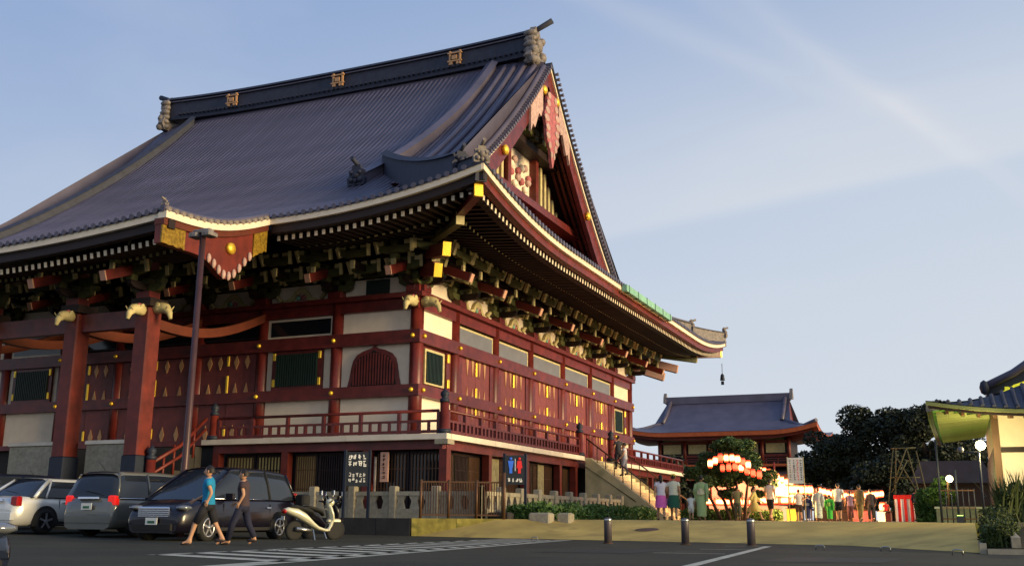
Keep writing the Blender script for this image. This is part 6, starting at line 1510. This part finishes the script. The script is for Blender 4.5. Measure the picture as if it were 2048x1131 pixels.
    build(b, 'hair', M['hair'] if not hat else M['hair'], t, origin=(0, 0, 0))
    if hat: b = B(); b.lathe((0, .03*s, 1.66*s), [(.16*s, 0), (.09*s, .015*s), (.085*s, .07*s), (.02*s, .09*s)], 12); build(b, 'hat', mat('hat_cloth', hat, .8), t, origin=(0, 0, 0))
    cm = mat('garment_'+str(seed), top[1], .85, var=.12, scale=20 if not pattern else 9, bump=.3, bscale=18, stain=(pattern, 14, .52) if pattern else None); bmm = mat('lower_garment_'+str(seed), bottom[1], .85, var=.12, scale=12, bump=.25, bscale=18)
    def loft(prof, mt, name):   # z, halfx, halfy, cy
        b = B(); b.grid([[(hx*math.cos(2*PI*k/18)*s*(1+.035*math.sin(k*2.7+z*9)+.02*math.sin(k*5.1-z*17)), (hy*math.sin(2*PI*k/18)+cy)*s, z*s) for k in range(18)] for z, hx, hy, cy in prof], 0, True, True); return build(b, name, mt, t, origin=(0, 0, 0), fixn=True)
    def tubes(segs, mt, name): b = B(); [b.tube([p*s for p in pts], [r*s for r in rs], 10) for pts, rs in segs]; return build(b, name, mt, t, origin=(0, 0, 0))
    sh_prof = [(1.475, .07, .065, .015), (1.445, .15, .085, .01), (1.40, .205, .11, .01), (1.29, .195, .135, .015), (1.12, .165, .125, .01), (.98, .175, .135, 0), (.88, .185, .145, 0)]
    kind_t = top[0]
    if kind_t in ('yukata', 'dress'):
        Lz = .16 if kind_t == 'yukata' else .45
        loft(sh_prof[:-1]+[(.93, .185, .145, 0), (.7, .19, .17+abs(stride)*.3, 0), (.45, .185, .17+abs(stride)*.55, 0), (Lz, .18, .16+abs(stride)*.75, 0)], cm, kind_t if kind_t == 'dress' else 'kimono')
        loft([(1.17, .178, .14, .01), (1.08, .178, .14, .01), (1.0, .185, .145, 0)], bmm, 'sash')
        if bow: loft([(1.22, .10, .05, -.17), (1.1, .06, .06, -.18), (.98, .10, .04, -.17)], mat('bow_'+str(seed), bow, .8), 'bow')
        for sd_ in (-1, 1):
            a, e, w_ = j['a%d' % sd_]; tubes([([a, e, w_*.6+e*.4+Vector((0, 0, 0))], [.075, .085, .10])], cm, 'sleeve')
            if kind_t == 'yukata': p = e*.35+w_*.65; build(B().prism([((p.y-.11)*s, (p.z+.06)*s), ((p.y+.10)*s, (p.z+.08)*s), ((p.y+.09)*s, (p.z-.30)*s), ((p.y-.12)*s, (p.z-.28)*s)], 'x', (p.x-.035)*s, (p.x+.035)*s), 'hanging_sleeve', cm, t, origin=(0, 0, 0))
    else:
        loft(sh_prof if kind_t != 'long' else sh_prof+[(.78, .185, .15, 0)], cm, 'shirt')
        for sd_ in (-1, 1):
            a, e, w_ = j['a%d' % sd_]; tubes([([a+Vector((-sd_*.03, 0, .01)), a*.5+e*.5] if kind_t == 'shirt' else [a+Vector((-sd_*.03, 0, .01)), e, e*.1+w_*.9], [.07, .068] if kind_t == 'shirt' else [.07, .062, .045])], cm, 'sleeve')
        if bottom[0] == 'skirt': loft([(.98, .165, .13, 0), (.9, .19, .15, 0), (.70, .22, .19, 0), (.47, .235, .21+abs(stride)*.2, 0)], bmm, 'skirt')
        else:
            frac = 1.0 if bottom[0] == 'trousers' else .0
            loft([(1.0, .158, .12, 0), (.92, .175, .135, 0), (.84, .178, .135, 0), (.77, .16, .12, 0), (.74, .08, .06, 0)], bmm, 'waistband')
            for sd_ in (-1, 1):
                hp, kn, an = j[sd_]; pts = [hp+Vector((0, 0, .03)), kn] if frac == 0 else [hp+Vector((0, 0, .03)), kn, an+Vector((0, 0, .02))]; tubes([(pts, [.105, .085] if frac == 0 else [.105, .078, .062])], bmm, 'trouser_leg')
    sm_ = mat('shoe_'+str(seed), shoes, .6)
    for sd_ in (-1, 1):
        an = j[sd_][2]; build(B().sphere((an.x*s, (an.y+.06)*s, (an.z-.045)*s), (.048*s, .13*s, .045*s), 10), 'shoe', sm_, t, origin=(0, 0, 0))
    if bag: p = j['a1'][2]; build(B().bevbox((p.x-.05)*s, (p.x+.07)*s, (p.y-.12)*s, (p.y+.12)*s, (p.z-.40)*s, (p.z-.12)*s, .02), 'handbag', mat('bag_'+str(seed), bag, .6), t, origin=(0, 0, 0)); build(B().tube([(p.x*s, (p.y-.08)*s, (p.z-.13)*s), (p.x*s, p.y*s, (p.z-.04)*s), (p.x*s, (p.y+.08)*s, (p.z-.13)*s)], .008, 6), 'bag_strap', sm_, t, origin=(0, 0, 0))
    t.location = loc; t.rotation_euler = (lean, 0, rz); return t
AW = R(15); TO = R(195)
GP = 'festival visitors on the terrace'
person('man in a bright blue shirt and dark shorts walking left past the dark minivan', (4.75, -17.4, 0), R(115), 1.63, ('shirt', (.01, .22, .42)), ('shorts', (.012, .012, .018)), .34, (-.2, .2), 1, elbow=.4)
person('person in dark clothes walking just behind the man in the blue shirt', (5.15, -16.75, 0), R(110), 1.58, ('shirt', (.05, .03, .035)), ('trousers', (.012, .014, .035)), .28, (-.12, .12), 2, elbow=.35)
person('woman in white blouse and pink skirt, left of the strolling pair', (9.35, 1.6, TZ), R(20), 1.58, ('shirt', (.62, .58, .66)), ('skirt', (.62, .12, .40)), .2, (-.2, .15), 3, female=True, group=GP, bag=(.4, .25, .45))
person('woman in white top, dark green skirt and yellow hat, right of the pair', (9.78, 1.75, TZ), R(10), 1.60, ('shirt', (.66, .64, .50)), ('skirt', (.02, .10, .06)), .18, (.1, -.1), 4, female=True, hairbun=True, group=GP, hat=(.55, .45, .03))
person('small child in a white patterned summer outfit beside the woman in the green kimono', (10.36, 1.95, TZ), R(15), .92, ('shirt', (.62, .62, .58)), ('shorts', (.6, .58, .55)), .12, (.1, -.1), 5, group=GP, pattern=(.25, .25, .35))
person('woman in a pale green kimono with a cream sash', (10.72, 2.05, TZ), R(5), 1.56, ('yukata', (.32, .42, .18)), ('sash', (.68, .62, .40)), .1, (.05, -.1), 6, female=True, hairbun=True, bow=(.66, .6, .4), group=GP)
person('person in dark clothes at the head of the side stairs on the verandah', (4.1, 13.2, 2.95), R(60), 1.6, ('shirt', (.03, .03, .04)), ('trousers', (.02, .02, .03)), .1, (.1, -.1), 7, group=GP)
person('person in white half hidden at the head of the side stairs', (4.6, 12.6, 2.6), R(100), 1.55, ('shirt', (.6, .6, .62)), ('trousers', (.3, .3, .33)), .12, (.1, -.1), 8, group=GP)
person('woman in a yellow dress striding right in front of the low lanterns', (10.95, 11.0, TZ), R(-80), 1.45, ('dress', (.62, .52, .16)), ('sash', (.6, .5, .2)), .38, (.3, -.25), 9, female=True, group=GP)
person('olive-shirted person standing behind the right bollard', (10.5, 9.6, TZ), R(10), 1.42, ('shirt', (.20, .21, .09)), ('trousers', (.10, .11, .06)), .06, (.1, -.1), 10, group=GP)
person('large man in a white shirt and black shorts beside the bright tent', (11.55, 11.6, TZ), R(-20), 1.78, ('shirt', (.74, .70, .56)), ('shorts', (.012, .01, .012)), .2, (.15, -.1), 11, group=GP)
person('person in a white vest below the banner', (12.72, 12.0, TZ), R(30), 1.35, ('shirt', (.62, .60, .56)), ('shorts', (.05, .03, .03)), .1, (.1, -.1), 12, group=GP)
person('child in a navy kimono with a pale sash right of the banner pole', (13.05, 12.2, TZ), R(0), 1.12, ('yukata', (.012, .018, .07)), ('sash', (.3, .3, .3)), .18, (.1, -.1), 13, group=GP)
person('woman in a white and grey patterned kimono left of the child in green', (13.5, 12.4, TZ), R(10), 1.42, ('yukata', (.55, .60, .52)), ('sash', (.6, .55, .5)), .08, (.1, -.1), 14, female=True, hairbun=True, pattern=(.18, .28, .25), group=GP)
person('child in a bright green kimono', (13.95, 12.5, TZ), R(-5), 1.12, ('yukata', (.05, .42, .05)), ('sash', (.25, .5, .12)), .06, (.1, -.1), 15, group=GP, bow=(.3, .5, .1))
person('man in a white T-shirt and navy shorts left of the tan-suited man', (14.32, 12.6, TZ), R(-10), 1.62, ('shirt', (.74, .74, .66)), ('shorts', (.012, .015, .03)), .08, (.12, -.1), 16, group=GP)
person('man in a tan suit walking away near the end of the lantern row', (15.2, 12.7, TZ), R(-25), 1.56, ('jacket', (.26, .19, .07)), ('trousers', (.30, .22, .08)), .1, (.15, -.12), 17, group=GP)
person('person in dark clothes in the shade behind the tan-suited man', (15.55, 14.2, TZ), R(30), 1.4, ('jacket', (.03, .025, .03)), ('trousers', (.02, .02, .02)), .06, (.1, -.1), 18, group=GP)
person('small child in red near the striped curtain', (16.1, 15.4, TZ), R(200), .9, ('shirt', (.5, .03, .02)), ('shorts', (.25, .03, .02)), .05, (.1, -.1), 19, group=GP)
person('person in dark navy standing in front of the right end of the striped curtain', (17.45, 15.6, TZ), R(-10), 1.5, ('jacket', (.012, .014, .03)), ('trousers', (.012, .012, .02)), .08, (.1, -.1), 20, group=GP)
person('person in lilac clothes between the white T-shirted man and the tan-suited man', (14.72, 13.6, TZ), R(20), 1.3, ('shirt', (.18, .12, .2)), ('trousers', (.08, .03, .04)), .06, (.1, -.1), 21, group=GP)
